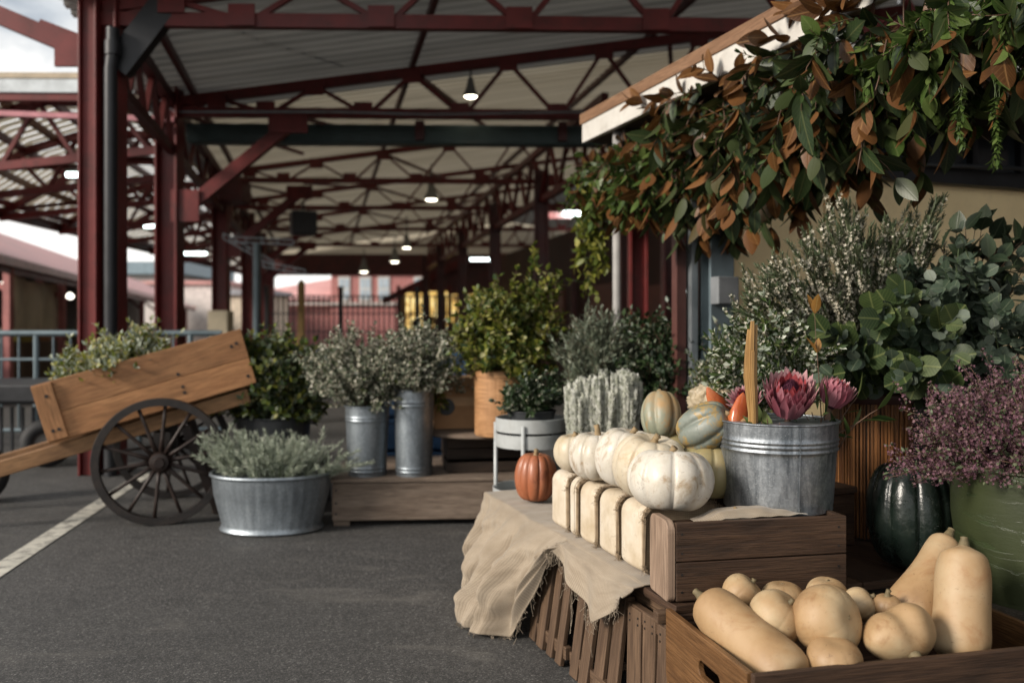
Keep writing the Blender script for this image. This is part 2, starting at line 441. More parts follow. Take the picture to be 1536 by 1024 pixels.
ROOFT=roofmat('lit_translucent_roof_sheet',.22,(.50,.44,.33),(.66,.60,.48),(.28,.24,.17))  # warm tone and translucency put the light of the far bays into the sheet
def emis(name,c,s):
    m,nt,b=newmat(name); b.inputs['Base Color'].default_value=c4((.6,.6,.6)); b.inputs['Emission Color'].default_value=c4(c); b.inputs['Emission Strength'].default_value=s; return m
BULB=emis('lit_bulb',(1,.9,.7),9); TUBE=emis('lit_fluorescent_tube',(.85,1,.97),6); WARMWIN=emis('lit_shop_interior',(1,.72,.25),1.0)
nt=WARMWIN.node_tree; b=nt.nodes['Principled BSDF']; nt.links.new(ramp(nt,noi(nt,tco(nt),3.2,4,.6),[(.36,(.10,.05,.015)),(.47,(.75,.45,.10)),(.62,(1,.80,.36))]),b.inputs['Emission Color'])
PINKLIT=emis('lit_pink_strip',(1,.28,.26),.55)
SHADE=plain('lamp_shade_grey',(.2,.2,.19),.5,.4,.1,5,.05)

def asphalt():
    m,nt,b=newmat('asphalt'); oc=tco(nt)
    big=noi(nt,oc,.55,5,.6); mid=noi(nt,oc,5,5,.65); fine=noi(nt,oc,170,3,.7)
    vo=nd(nt,'ShaderNodeTexVoronoi',{'Scale':120.0}); nt.links.new(oc,vo.inputs['Vector']); v2_=nd(nt,'ShaderNodeTexVoronoi',{'Scale':260.0}); nt.links.new(oc,v2_.inputs['Vector'])
    c=ramp(nt,big,[(.3,(.042,.041,.041)),(.7,(.068,.066,.063))])
    c=mixc(nt,mth(nt,'MULTIPLY',ramp(nt,mid,[(.5,0.0),(.7,1.0)]),.6),c,(.026,.026,.026))
    c=mixc(nt,mth(nt,'MULTIPLY',ramp(nt,fine,[(.54,0.0),(.62,1.0)]),.75),c,(.19,.18,.165))
    c=mixc(nt,mth(nt,'MULTIPLY',ramp(nt,fine,[(.36,1.0),(.46,0.0)]),.6),c,(.015,.015,.015))
    st=ramp(nt,vo.outputs['Color'],[(.15,.25),(.55,.8),(.8,1.5),(1.0,3.2)]); st2=ramp(nt,v2_.outputs['Color'],[(.2,.5),(.8,1.4)])
    c=mixc(nt,.6,c,mixc(nt,1.0,c,mixc(nt,1.0,st,st2,'MULTIPLY'),'MULTIPLY'))
    # pale scuffs and dusty smears
    sm=noi(nt,vmap(nt,oc,(1.1,3.2,1),(5,2,0)),1.1,6,.7,.8)
    c=mixc(nt,mth(nt,'MULTIPLY',ramp(nt,sm,[(.56,0.0),(.72,1.0)]),.6),c,(.16,.15,.135))
    # cracks
    v2=nd(nt,'ShaderNodeTexVoronoi',{'Scale':.55},feature='DISTANCE_TO_EDGE')
    dn=nd(nt,'ShaderNodeTexNoise',{'Scale':2.5,'Detail':4}); nt.links.new(oc,dn.inputs['Vector'])
    va=nd(nt,'ShaderNodeVectorMath',operation='MULTIPLY_ADD'); nt.links.new(dn.outputs['Color'],va.inputs[0]); va.inputs[1].default_value=(.6,.6,.6); nt.links.new(oc,va.inputs[2]); nt.links.new(va.outputs[0],v2.inputs['Vector'])
    cr=mth(nt,'MULTIPLY',ramp(nt,v2.outputs[0],[(.002,1.0),(.008,0.0)]),ramp(nt,noi(nt,oc,.8,2),[(.62,0.0),(.7,1.0)]))
    c=mixc(nt,mth(nt,'MULTIPLY',cr,.5),c,(.012,.012,.012))
    setc(nt,b,c)
    nt.links.new(mth(nt,'SUBTRACT',.88,mth(nt,'MULTIPLY',big,.3)),b.inputs['Roughness'])
    bump(nt,b,mth(nt,'SUBTRACT',mth(nt,'ADD',mth(nt,'MULTIPLY',fine,.7),noi(nt,oc,420,2,.6)),cr),.55,.004); return m
ASPH=asphalt()
LINE=plain('worn_road_paint',(.46,.44,.38),.7,0,.2,6,.3,dirt=(.075,.072,.07),dirt_amt=1.0,bscale=120)

# ================================================================== ground
g=MB(); g.add([(-300,-60,0),(300,-60,0),(300,400,0),(-300,400,0)],[(0,1,2,3)],[[(0,0),(600,0),(600,460),(0,460)]])
g.build('ground',ASPH,kind='structure')
a=GZ(-60,893); b_=GZ(226,706); d_=(b_-a).normalized(); s_=Vector((d_.y,-d_.x,0))*.055
g=MB(); g.add([a-s_+V3(0,0,.004),a+s_+V3(0,0,.004),b_+s_+V3(0,0,.004),b_-s_+V3(0,0,.004)],[(0,1,2,3)],[[(0,0),(0,1),(1,1),(1,0)]])
g.build('painted_line',LINE,kind='structure')

# ================================================================== main market shed
def CX(d): return -3.06-.22*(d-6.5)
TD=Vector((1,.03,0))                                  # direction of the cross trusses
shed=thing('market_shed','dark red steel market shed with corrugated roof on lattice trusses','shed',(CX(6.5),6.5,0))
def shed_pt(d,dx,z): return Vector((CX(d)+dx, d+.03*dx, z))
def zroof(dx): return 3.62+.135*dx if dx<8 else 3.62+.135*(16-dx)
# columns on the outer line
cols=[6.5,9.3,14.1,19.3,23.4,27.6]
for i,d in enumerate(cols):
    b=MB(); c=shed_pt(d,0,0); h=5.2 if i==0 else 4.3
    if i==0:
        b.box(c+V3(-.075,0,h/2),(.10,.16,h)); b.box(c+V3(-.135,-.01,h/2),(.02,.20,h)); b.box(c+V3(-.015,-.01,h/2),(.02,.20,h))
        b.box(c+V3(.055,.05,h/2),(.10,.14,h)); b.box(c+V3(.115,.02,h/2),(.02,.2,h))
    else:
        b.ibeam(c,c+V3(0,0,h),.22,.24,up=(1,0,0),t=.025)
        if i<3: b.box(c+V3(0,0,.02),(.34,.34,.04))
    b.build('column',RED,shed,bevel=.006)
c=shed_pt(14.1,0,0); b=MB(); b.box(c+V3(0,-.02,.68),(.32,.32,1.36)); b.build('column_casing',TARP,shed,bevel=.01)
c=shed_pt(6.5,.095,0); b=MB(); b.tube([c+V3(.0,-.1,0),c+V3(0,-.1,3.0),c+V3(.02,-.11,3.12),c+V3(.02,-.11,3.3)],.047,12); b.tube([c+V3(.02,-.11,3.1),c+V3(.02,-.11,3.2)],.058,12); b.build('downpipe',BLACKM,shed,smooth=True)
# inner columns
for d in (9.0,13.0,16.6,20.6,24.6,28.4):
    b=MB(); c=Vector((.44-.212*(d-13)+(.0 if d>10 else .38),d,0)); b.ibeam(c,c+V3(0,0,3.45),.2,.22,up=(1,0,0),t=.03); b.build('inner_column',REDD,shed,bevel=.005)
# trusses : tie at 3.4, sloping rafter above, webs
def truss(d,full=True,n=13,W=13.5):
    b=MB(); zb=3.40; s=.8 if d<10 else .62
    b.beam(shed_pt(d,-.1,zb),shed_pt(d,W,zb),.09*s,.13*s)
    b.beam(shed_pt(d,0,zroof(0)-.12),shed_pt(d,8,zroof(8)-.12),.09*s,.13*s)
    b.beam(shed_pt(d,8,zroof(8)-.12),shed_pt(d,W,zroof(W)-.12),.09*s,.13*s)
    st=W/n
    for k in range(n):
        x0=k*st; xm=x0+st/2; x1=x0+st
        b.beam(shed_pt(d,x0+.06,zb),shed_pt(d,xm,zroof(xm)-.14),.05*s,.05*s)
        b.beam(shed_pt(d,xm,zroof(xm)-.14),shed_pt(d,x1,zb),.05*s,.05*s)
        b.box(shed_pt(d,xm,zroof(xm)-.17)+V3(0,-.055,0),(.2,.012,.16)); b.box(shed_pt(d,x1,zb+.03)+V3(0,-.055,0),(.2,.012,.16))
    return b.build('roof_truss',RED,shed)
for d in (6.5,9.3,13.6,16.7,20.3,24.4): truss(d)
# lengthwise purlins, lattice girders along the inner columns, knee braces
for k,dx in enumerate((.25,2.6,5.2,7.6,10.5)):
    b=MB(); z=zroof(dx)-.03; b.beam(shed_pt(6.2,dx,z),shed_pt(29.5,dx,z),.05,.08); b.build('purlin',REDD,shed)
b=MB()
for i in range(len(cols)-1):
    d0,d1=cols[i],cols[i+1]; n=4
    for k in range(n):
        e0=d0+(d1-d0)*k/n; e1=d0+(d1-d0)*(k+1)/n; em=(e0+e1)/2
        b.beam(shed_pt(e0,.02,3.0),shed_pt(em,.02,3.5),.05,.05); b.beam(shed_pt(em,.02,3.5),shed_pt(e1,.02,3.0),.05,.05)
b.beam(shed_pt(6.5,.02,3.0),shed_pt(27.6,.02,3.0),.07,.1); b.beam(shed_pt(6.5,.02,3.52),shed_pt(27.6,.02,3.52),.09,.12)
b.build('eave_girder',REDD,shed)
b=MB(); 
def IX(d): return .44-.212*(d-13)
for k in range(18):
    e0=10+k; e1=e0+1; em=e0+.5
    b.beam((IX(e0),e0,3.0),(IX(em),em,3.75),.05,.05); b.beam((IX(em),em,3.75),(IX(e1),e1,3.0),.05,.05)
b.beam((IX(10),10,3.0),(IX(28),28,3.0),.08,.1); b.beam((IX(10),10,3.75),(IX(28),28,3.75),.08,.1)
b.build('inner_girder',RED,shed)
# diagonal in-plane roof bracing seen from below
b=MB()
for d in (9.3,13.6,16.7,20.3,24.4):
    dn=d+3.2
    for x0 in (0,2.7,5.4):
        b.beam(shed_pt(d,x0,zroof(x0)-.2),shed_pt(dn,x0+1.35,zroof(x0+1.35)-.2),.05,.04); b.beam(shed_pt(d,x0+1.35,3.36),shed_pt(dn,x0+2.7,zroof(x0+2.7)-.2),.05,.04)
b.build('roof_bracing',RED,shed)
for d in (9.3,14.1,19.3,23.4):
    b=MB(); b.beam(shed_pt(d,.1,2.3),shed_pt(d,1.35,3.33),.10,.13); b.box(shed_pt(d,.16,2.33)+V3(.03,-.07,.06),(.3,.015,.34)); b.box(shed_pt(d,1.28,3.28)+V3(0,-.07,0),(.42,.015,.22)); b.build('knee_brace',RED,shed)
b=MB(); c=shed_pt(6.5,0,0)
b.beam(c+V3(.1,0,3.03),c+V3(.62,.05,3.75),.12,.2); b.build('post_bracket',BLACKM,shed)
b=MB(); b.beam(P(118,74,6.5),P(-90,-14,6.5),.10,.13); b.beam(P(128,66,6.5),P(60,40,6.5),.06,.1); b.box(P(105,76,6.46),(.22,.03,.24)); b.build('cantilever_arm',RED,shed)
# roof sheets : corrugated, ribs across the shed
def sheet(d0,d1,x0,x1,zf,amp=.03,pitch=.19,z0=0):
    b=MB(); n=int((d1-d0)/pitch); prof=[]
    for k in range(n):
        y=d0+(d1-d0)*k/n; s=(d1-d0)/n
        prof+=[(y,0),(y+s*.45,0),(y+s*.55,amp),(y+s*.9,amp)]
    prof.append((d1,0)); vs=[];fs=[];us=[]
    xs=[x0,(x0+x1)/2,x1]
    for y,a in prof:
        for x in xs: p=shed_pt(y,x,zf(x)+a+z0); vs.append(p)
    for i in range(len(prof)-1):
        for j in range(2):
            q=i*3+j; fs.append((q,q+1,q+4,q+3)); us.append([(xs[j],prof[i][0]),(xs[j+1],prof[i][0]),(xs[j+1],prof[i+1][0]),(xs[j],prof[i+1][0])])
    b.add(vs,fs,us); return b
sheet(5.7,10.2,-.35,8,zroof).build('roof_sheet',ROOF,shed)
sheet(1.4,5.7,2.0,8,zroof).build('roof_sheet',ROOF,shed)  # unseen sheet added over the stall to keep sky light off the foreground
sheet(-7,29.6,8,15,zroof).build('roof_sheet',ROOF,shed)  # right slope, extended unseen behind the camera to block light
sheet(10.2,29.6,-.35,8,zroof).build('roof_sheet',ROOFT,shed)
b=MB(); b.add([shed_pt(29.7,-.5,3.5),shed_pt(29.7,14,3.5),shed_pt(29.7,14,zroof(14)+.05),shed_pt(29.7,8,zroof(8)+.05),shed_pt(29.7,-.5,zroof(-.5)+.05)],[(0,1,2,3,4)],[[(0,0)]*5]); b.build('gable_sheet',ROOFT,shed)
# teal box gutter crossing the shed, far fascia
b=MB(); b.box(shed_pt(10.1,6.7,3.34),(13.2,.3,.2),Matrix.Rotation(.03,3,'Z')); b.box(shed_pt(10.0,6.7,3.23),(13.2,.12,.03),Matrix.Rotation(.03,3,'Z')); b.build('box_gutter',TEAL,shed,bevel=.01)
for dx in (1.15,2.75,4.4,6.1): b=MB(); b.box(shed_pt(9.93,dx,3.36),(.1,.1,.22)); b.build('gutter_bracket',REDD,shed)
b=MB(); b.beam(shed_pt(29.6,-.5,3.22),shed_pt(29.6,14,3.22),.12,.72); b.build('fascia_beam',REDD,shed)
b=MB(); b.tube([P(290,20,7.2),P(400,62,8.2),P(515,100,9.2)],.008,5); b.build('cable',STEELG,shed)
b=MB(); b.tube([P(240,150,9.2),P(262,168,9.25),P(500,168,9.2),P(640,172,9.2),P(880,168,9.2)],.012,5); b.build('conduit',STEELG,shed)
b=MB(); b.box(P(340,288,13.5),(.62,.5,.34)); b.build('junction_box',REDD,shed,bevel=.02)
b=MB(); b.box(P(455,335,15),(.42,.35,.4),Matrix.Rotation(.4,3,'Z')); b.beam(P(455,335,15),P(455,300,15),.04,.04); b.build('hanging_speaker',BLACKM,shed,bevel=.02)
# wall added on the far right to block light, so the roof stays dark
b=MB(); b.box((13.6,9,2.6),(.2,34,5.2)); b.build('light_block_wall',REDD,shed)

# lamps hanging in the shed
def lamp(px,py,d,size,label,seed,reach):
    c=P(px,py,d); t=thing('pendant_lamp',label,'lamp',c,group='bell lamps hanging under the shed roof')
    b=MB(); r=size/2
    b.lathe([(r*.3,r*2.3),(r*.42,r*1.6),(r*.6,r*.9),(r,.1*r),(r,0),(r*.94,0),(r*.5,r*.95),(r*.2,r*1.5)],20,c,cap=False); b.build('lamp_shade',SHADE,t,smooth=True)
    b=MB(); b.lathe([(0,-.12*r),(r*.55,-.06*r),(r*.75,.12*r),(r*.5,r*.6),(0,r*.8)],14,c); b.build('bulb',BULB,t,smooth=True)
    b=MB(); b.tube([c+V3(0,0,r*2.2),c+V3(0,0,reach)],.012,5); b.build('cord',BLACKM,t)
lamp(706,146,9.8,.19,'grey bell lamp with a white lit bulb nearest under the dim roof bay',1,.5)
lamp(647,300,14.6,.27,'bell lamp hanging alone in the middle of the bright roof bay',2,.6)
lamp(610,372,19,.26,'lit bell lamp above the dark red fascia, highest of the far three',3,.7)
lamp(592,393,20,.28,'dim bell lamp in front of the dark red fascia, middle of the far three',4,.6)
lamp(546,408,22,.30,'bell lamp lowest on the dark red fascia, first from the timber post',5,.6)
def fluo(px,py,d,L,label,ang=0,m=TUBE,h=.07):
    c=P(px,py,d); t=thing('fluorescent_lamp',label,'lamp',c,group='fluorescent lamps under the roofs'); rm=Matrix.Rotation(ang,3,'Z')
    b=MB(); b.box(c+V3(0,0,h*.75),(L*1.05,.14,h*.7),rm); b.build('housing',SHADE,t); b=MB(); b.tube([c-rm@V3(L/2,0,0),c+rm@V3(L/2,0,0)],h*.55,8); b.build('tube',m,t,smooth=True)
fluo(117,262,12.5,.32,'short bright fluorescent lamp under the roof left of the front column')
fluo(232,339,17,.40,'fluorescent lamp just left of the second column')
fluo(292,380,21,.56,'fluorescent lamp between the second and third columns')
fluo(722,389,24,.62,'greenish white fluorescent lamp over the yellow lit shop')
fluo(862,318,20,.5,'white fluorescent lamp above a pink strip beside the hanging vine',h=.16)
b=MB(); p=P(838,323,20.2); b.box(p,(.62,.06,.14)); tag(b.build('light_strip',PINKLIT,loc=p),'pink lit strip hanging beside the dark inner column','sign')
fluo(1015,437,12,.26,'dim lamp low in the dark shop behind the red pole',h=.05)

# ================================================================== neighbouring shed to the left
sh2=thing('neighbour_shed','lower shed roof at the left with a pale fascia and crossing red rafters','shed',(-4.5,9.1,0))
PR=[(-.32,3.62),(-1.7,3.66),(-2.6,3.45),(-3.9,2.85)]
def LX(d): return CX(d)-.32
def NS(d): return 1-.72*max(0,(d-12.5))/16.5 if d>12.5 else 1.0
def NX(d,x): return CX(d)+(x*NS(d)*.80)
def NZ(d,z): return z+(.12*max(0,d-12.5)/16.5 if z<3.3 else 0)
def prof2(dx):
    for (a,za),(b2,zb) in zip(PR,PR[1:]):
        if b2<=dx<=a: return za+(zb-za)*(dx-a)/(b2-a)
    return PR[-1][1]
b=MB()
for (x0,z0),(x1,z1) in zip(PR,PR[1:]):
    n=90
    for k in range(n):
        d0=9.2+k*.22; d1=d0+.12; d2=d0+.22
        for e0,e1,az in((d0,d1,0),(d1,d2,.015)):
            b.add([V3(NX(e0,x0),e0,NZ(e0,z0)+az),V3(NX(e1,x0),e1,NZ(e1,z0)+az),V3(NX(e1,x1),e1,NZ(e1,z1)+az),V3(NX(e0,x1),e0,NZ(e0,z1)+az)],[(0,1,2,3)],[[(0,e0),(0,e1),(1,e1),(1,e0)]])
b.build('roof_sheet',ROOFT,sh2)
b=MB(); b.beam((LX(9.1)+.0,9.1,3.72),(-7.6,9.1,3.74),.1,.06); b.build('fascia_cap',plain('tan_metal_capping',(.4,.32,.22),.5),sh2)
b=MB(); b.beam((LX(9.1)+.0,9.1,3.615),(-7.6,9.1,3.635),.08,.14); b.build('fascia',plain('grey_white_fascia',(.5,.54,.56),.5),sh2)
b=MB(); b.beam((LX(9.1)-.02,9.12,3.50),(-7.6,9.12,3.52),.08,.07); b.build('fascia_angle',RED,sh2)
for d in (9.4,11,12.8,14.8,17,19.4,22,25.5):
    b=MB()
    b.beam((NX(d,-.35),d,3.52),(NX(d,-1.7),d,3.55),.06,.10); b.beam((NX(d,-1.7),d,3.55),(NX(d,-2.6),d,3.34),.06,.10); b.beam((NX(d,-2.6),d,3.34),(NX(d,-3.95),d,NZ(d,2.76)),.06,.10)
    b.beam((CX(d)-.1,d,3.02),(NX(d,-3.95),d,NZ(d,2.70)),.06,.09)
    for x0,x1 in((-.3,-.8),(-1.3,-.8),(-1.3,-1.8),(-2.3,-1.8),(-2.3,-2.8)):
        b.beam((NX(d,x0),d,3.04+x0*.083),(NX(d,x1),d,prof2(x1)-.1),.04,.045)
    b.build('rafter_truss',RED,sh2)
for dx in (-.7,-1.2,-1.7,-2.2,-2.7,-3.2,-3.7):
    b=MB(); z=prof2(dx)-.05; b.beam((NX(9.2,dx),9.2,z),(NX(12.5,dx),12.5,z),.05,.09); b.beam((NX(12.5,dx),12.5,z),(NX(29,dx),29,z),.05,.09); b.build('purlin',plain('bare_timber_purlin',(.24,.13,.075),.7) if dx in(-.7,-2.2,-3.2) else RED,sh2)
b=MB()
for d in (9.4,12.4,15.8,19.4):
    b.beam((CX(d)-.3,d,3.0),(NX(d+3,-2.0),d+3,3.5),.05,.06); b.beam((NX(d,-2.0),d,2.9),(CX(d+3)-.3,d+3,3.5),.05,.06); b.beam((NX(d,-3.9),d,2.76),(NX(d+3,-2.2),d+3,3.4),.05,.06)
b.build('diagonal_brace',RED,sh2)
b=MB(); b.beam((NX(9.1,-3.95),9.1,2.78),(NX(12.5,-3.95),12.5,2.78),.08,.16); b.beam((NX(12.5,-3.95),12.5,2.78),(NX(29,-3.95),29,NZ(29,2.78)),.08,.16); b.build('eave_beam',REDD,sh2)
b=MB(); b.beam(P(-20,170,9.0),P(262,180,9.2),.07,.055); b.build('tie_pipe',plain('faded_pink_paint',(.5,.22,.24),.35,.2),sh2)
b=MB(); b.beam((CX(9.6)-.18,9.6,3.55),(CX(13.6)-.18,13.6,3.55),.16,.04); b.build('gap_flashing',STEELG,sh2)
# ================================================================== street behind : stalls, fence, buildings
def stall_row():
    d0,d1=11.5,42
    def SX(d): return -7.1-.277*(d-12)
    t=thing('market_stall_row','long open stall row with faded pinkish red roof beyond the railing','market stall',(SX(13),13,0))
    b=MB()
    b.add([V3(SX(d0),d0,2.05),V3(SX(d1),d1,2.05),V3(SX(d1)-2.6,d1,3.3),V3(SX(d0)-2.6,d0,3.3)],[(0,1,2,3)],[[(0,0),(0,30),(2,30),(2,0)]])
    b.add([V3(SX(d0),d0,2.02),V3(SX(d0)-2.6,d0,3.27),V3(SX(d1)-2.6,d1,3.27),V3(SX(d1),d1,2.02)],[(0,1,2,3)],[[(0,0),(0,30),(2,30),(2,0)]])
    b.build('roof',STALLROOF,t)
    b=MB(); b.beam((SX(d0)+.06,d0,2.02),(SX(d1)+.06,d1,2.02),.12,.12); b.build('gutter',plain('pale_pink_gutter',(.62,.42,.42),.4),t)
    b=MB(); b.beam((SX(d0)+.02,d0,1.91),(SX(d1)+.02,d1,1.91),.06,.1); b.build('valance',REDD,t)
    d=12.4
    while d<40:
        b=MB(); b.beam((SX(d),d,0),(SX(d),d,1.95),.1,.1); b.beam((SX(d),d,1.6),(SX(d)-.5,d,2.0),.05,.06); b.build('post',RED if int(d)%3 else plain('faded_red_post',(.36,.13,.12),.5),t); d+=3.2
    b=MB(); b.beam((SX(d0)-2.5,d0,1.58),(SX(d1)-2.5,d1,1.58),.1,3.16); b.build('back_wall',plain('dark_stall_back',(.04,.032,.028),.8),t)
    for dd,l in((13.1,''),(16.2,''),(20,''),(25,'')):
        pass
    # counters with goods
    rr=random.Random(5)
    for k in range(9):
        dd=12.6+k*2.6; b=MB(); b.box((SX(dd)-.9,dd,.42),(.9,2.2,.84)); b.build('counter',plain('counter_timber',(.12,.08,.05),.7),t,bevel=.01)
    cs=[(.3,.06,.03),(.36,.3,.06),(.5,.48,.44),(.08,.16,.3),(.07,.14,.05),(.35,.16,.05),(.55,.5,.4)]
    nm=['red','yellow','white','blue','green','orange','cream']
    mats=[plain('goods_'+n,c,.6) for n,c in zip(nm,cs)]
    for k in range(20):
        dd=12.3+k*1.15; j=rr.randrange(7); x=SX(dd)-.55-.3*rr.random(); p=V3(x,dd,.85)
        b=MB(); ww=.3+.2*rr.random(); b.box(p+V3(0,0,.02),(ww,ww,.03))
        for sx,sy,lx,ly in((-1,0,.02,ww),(1,0,.02,ww),(0,-1,ww,.02),(0,1,ww,.02)): b.box(p+V3(sx*ww/2,sy*ww/2,.1),(lx,ly,.2))
        for q in range(5): b.lathe([(0,0),(.07,.03),(.09,.09),(.05,.15),(0,.165)],8,p+V3((rr.random()-.5)*ww*.7,(rr.random()-.5)*ww*.7,.08))
        tag(b.build('goods_box',mats[j],loc=p),'open box of %s goods on a counter in the far stall row'%nm[j],'box','boxes of goods on the stall counters')
    for dd,w_,lab in((14.3,2.7,'khaki canvas sheet hanging in the stall row beyond the railing'),(18.2,2.2,'brown canvas sheet hanging in shade just left of the front column')):
        p=V3(SX(dd)-.12,dd,1.88)
        b=MB(); b.grid(lambda u,v:Vector((SX(dd+(u-.5)*w_)-.12+.05*math.sin(u*13+v*2)+.03*math.sin(u*31),dd+(u-.5)*w_,1.88-v*.86-.05*math.sin(u*3.1))),40,12)
        o=b.build('canvas_sheet',TARP if w_>2.5 else plain('brown_canvas',(.2,.15,.10),.85),loc=p,smooth='all'); tag(o,lab,'canvas')
    rr=random.Random(9)
    for k,(dd,z) in enumerate(((12.8,1.92),(13.6,1.62),(15.6,1.85),(16.6,1.6),(17.4,1.8),(20.5,1.8),(24,1.8))):
        c=V3(SX(dd)-1.0,dd,z); t2=thing('stall_lamp','small white lit lamp under the far stall roof','lamp',c,group='small lamps under the stall roof')
        b=MB(); b.lathe([(0,-.05),(.07,-.02),(.09,.03),(.04,.09),(0,.1)],10,c); b.build('bulb',emis('stall_bulb',(1,.93,.8),3.5) if k==0 else bpy.data.materials['stall_bulb'],t2,smooth=True); b=MB(); b.tube([c+V3(0,0,.09),c+V3(0,0,2.14-z)],.008,4); b.build('cord',BLACKM,t2)
stall_row()

# low white building and blue roofed building behind the stall row
t=thing('white_building','low white building with pinkish end wall beyond the second column','building',(-16.5,44,0))
b=MB(); b.box((-16.2,46,1.6),(4.2,6,3.2)); b.build('wall',plain('white_render',(.66,.6,.57),.7),t); b=MB(); b.box((-16.2,46,3.28),(4.6,6.4,.16)); b.build('roof',STALLROOF,t,bevel=.02)
b=MB(); b.box((-14.07,45.2,1.2),(.06,1.2,1.5)); b.build('window',DKGREY,t)
t=thing('blue_roofed_building','distant building with a flat blue grey roof above the stall row','building',(-26,60,0))
b=MB(); b.box((-26,60,2.2),(9,9,4.4)); b.build('wall',plain('pale_render',(.5,.46,.43),.7),t); b=MB(); b.box((-26,60,4.85),(10.4,10,.8)); b.build('roof',plain('blue_grey_roof',(.2,.27,.31),.5),t)
t=thing('pale_shop','pale shop front with an open doorway right of the third column','building',(-12.6,40,0))
b=MB(); b.box((-12.4,42,1.3),(2.3,3,2.6)); b.build('wall',plain('cream_render',(.62,.52,.4),.7),t); b=MB(); b.box((-12.4,42,2.7),(2.7,3.4,.22)); b.build('roof',plain('slate_grey_roof',(.3,.3,.32),.6),t)
b=MB(); b.box((-11.9,40.47,1.0),(.8,.06,1.9)); b.build('door',DKGREY,t)
# brick building with white windows
t=thing('brick_building','red brick building with white sash windows beyond the fence','building',(-9,46,0))
b=MB(); b.box((-4.3,50,1.95),(10.6,8,3.9)); b.build('wall',BRICK,t); b=MB(); b.box((-12.6,50,1.3),(5.9,7.6,2.6)); b.build('wing_wall',BRICK,t)
b=MB(); b.add([(-9.8,45.8,3.9),(1.4,45.8,3.9),(1.4,50,5.0),(-9.8,50,5.0)],[(0,1,2,3)],[[(0,0),(1,0),(1,1),(0,1)]]); b.add([(-15.8,46,2.6),(-9.62,46,2.6),(-9.62,50,4.0),(-15.8,50,2.9)],[(0,1,2,3)],[[(0,0),(1,0),(1,1),(0,1)]]); b.build('roof',STALLROOF,t)
for x in (-8.9,-7.78,-6.8,-4.9,-3.4):
    b=MB(); b.box((x,45.98,3.1),(.62,.1,1.3)); f=b.build('window',WHITE,t); b=MB(); 
    for dx in (-.14,.14):
        for dz in (-.3,.3): b.box((x+dx,45.925,3.1+dz),(.22,.02,.5))
    b.build('pane',plain('window_glass',(.35,.42,.48),.1) if x==-8.9 else bpy.data.materials['window_glass'],f)
b=MB(); b.box((-9.5,45.9,2.32),(9,.2,.12)); b.build('ledge',WHITE,t)
# mesh fence at far end
t=thing('mesh_fence','tall black mesh security fence across the far end of the shed','fence',(-5,21,0))
for x0,x1 in((-5.95,-4.15),(-4.15,-2.3),(-2.3,-.4)):
    b=MB(); n=15
    for k in range(n): 
        x=x0+.04+(x1-x0-.08)*k/(n-1); b.beam((x,21,.1),(x,21,1.86),.036,.03)
    for z in (.12,.55,.98,1.42,1.84): b.beam((x0,21,z),(x1,21,z),.035,.03)
    b.build('mesh_panel',BLACKM,t)
for x in (-5.95,-4.15,-2.3,-.4): b=MB(); b.box((x,21,1.0),(.1,.1,2.06)); b.box((x,21,2.05),(.13,.13,.05)); b.build('post',BLACKM,t)
p=P(452,520,17); p.z=0; b=MB(); b.box(p+V3(0,0,.98),(.12,.12,1.96)); b.add(*[[p+V3(-.06,-.06,1.96),p+V3(.06,-.06,1.96),p+V3(.06,.06,1.96),p+V3(-.06,.06,1.96),p+V3(0,0,2.04)],[(0,1,4),(1,2,4),(2,3,4),(3,0,4)],[[(0,0)]*3]*4])
tag(b.build('timber_post',wood('yellow_pine',(.42,.27,.1),(.5,.34,.14)),loc=p,bevel=.008),'square yellow pine post standing in front of the mesh fence','post')
p=P(385,480,13); p.z=0; t=thing('metal_mast','thin blue grey metal mast with angled bracket arms','pole',p)
b=MB(); b.tube([p,p+V3(0,0,2.35)],.06,10); b.build('pole',STEELBL,t,smooth=True)
for q0,q1 in(((335,350),(410,392)),((395,392),(458,405)),((345,355),(440,360))):
    b=MB(); b.beam(P(*q0,13),P(*q1,13.2),.016,.016); b.beam(P(q0[0],q0[1]+8,13),P(q1[0],q1[1]+7,13.2),.016,.016)
    for k in range(5):
        s=k/4; u=(q0[0]+(q1[0]-q0[0])*s,q0[1]+(q1[1]-q0[1])*s); b.beam(P(*u,13+.2*s),P(u[0],u[1]+8,13+.2*s),.01,.01)
    b.build('bracket_arm',STEELG,t)
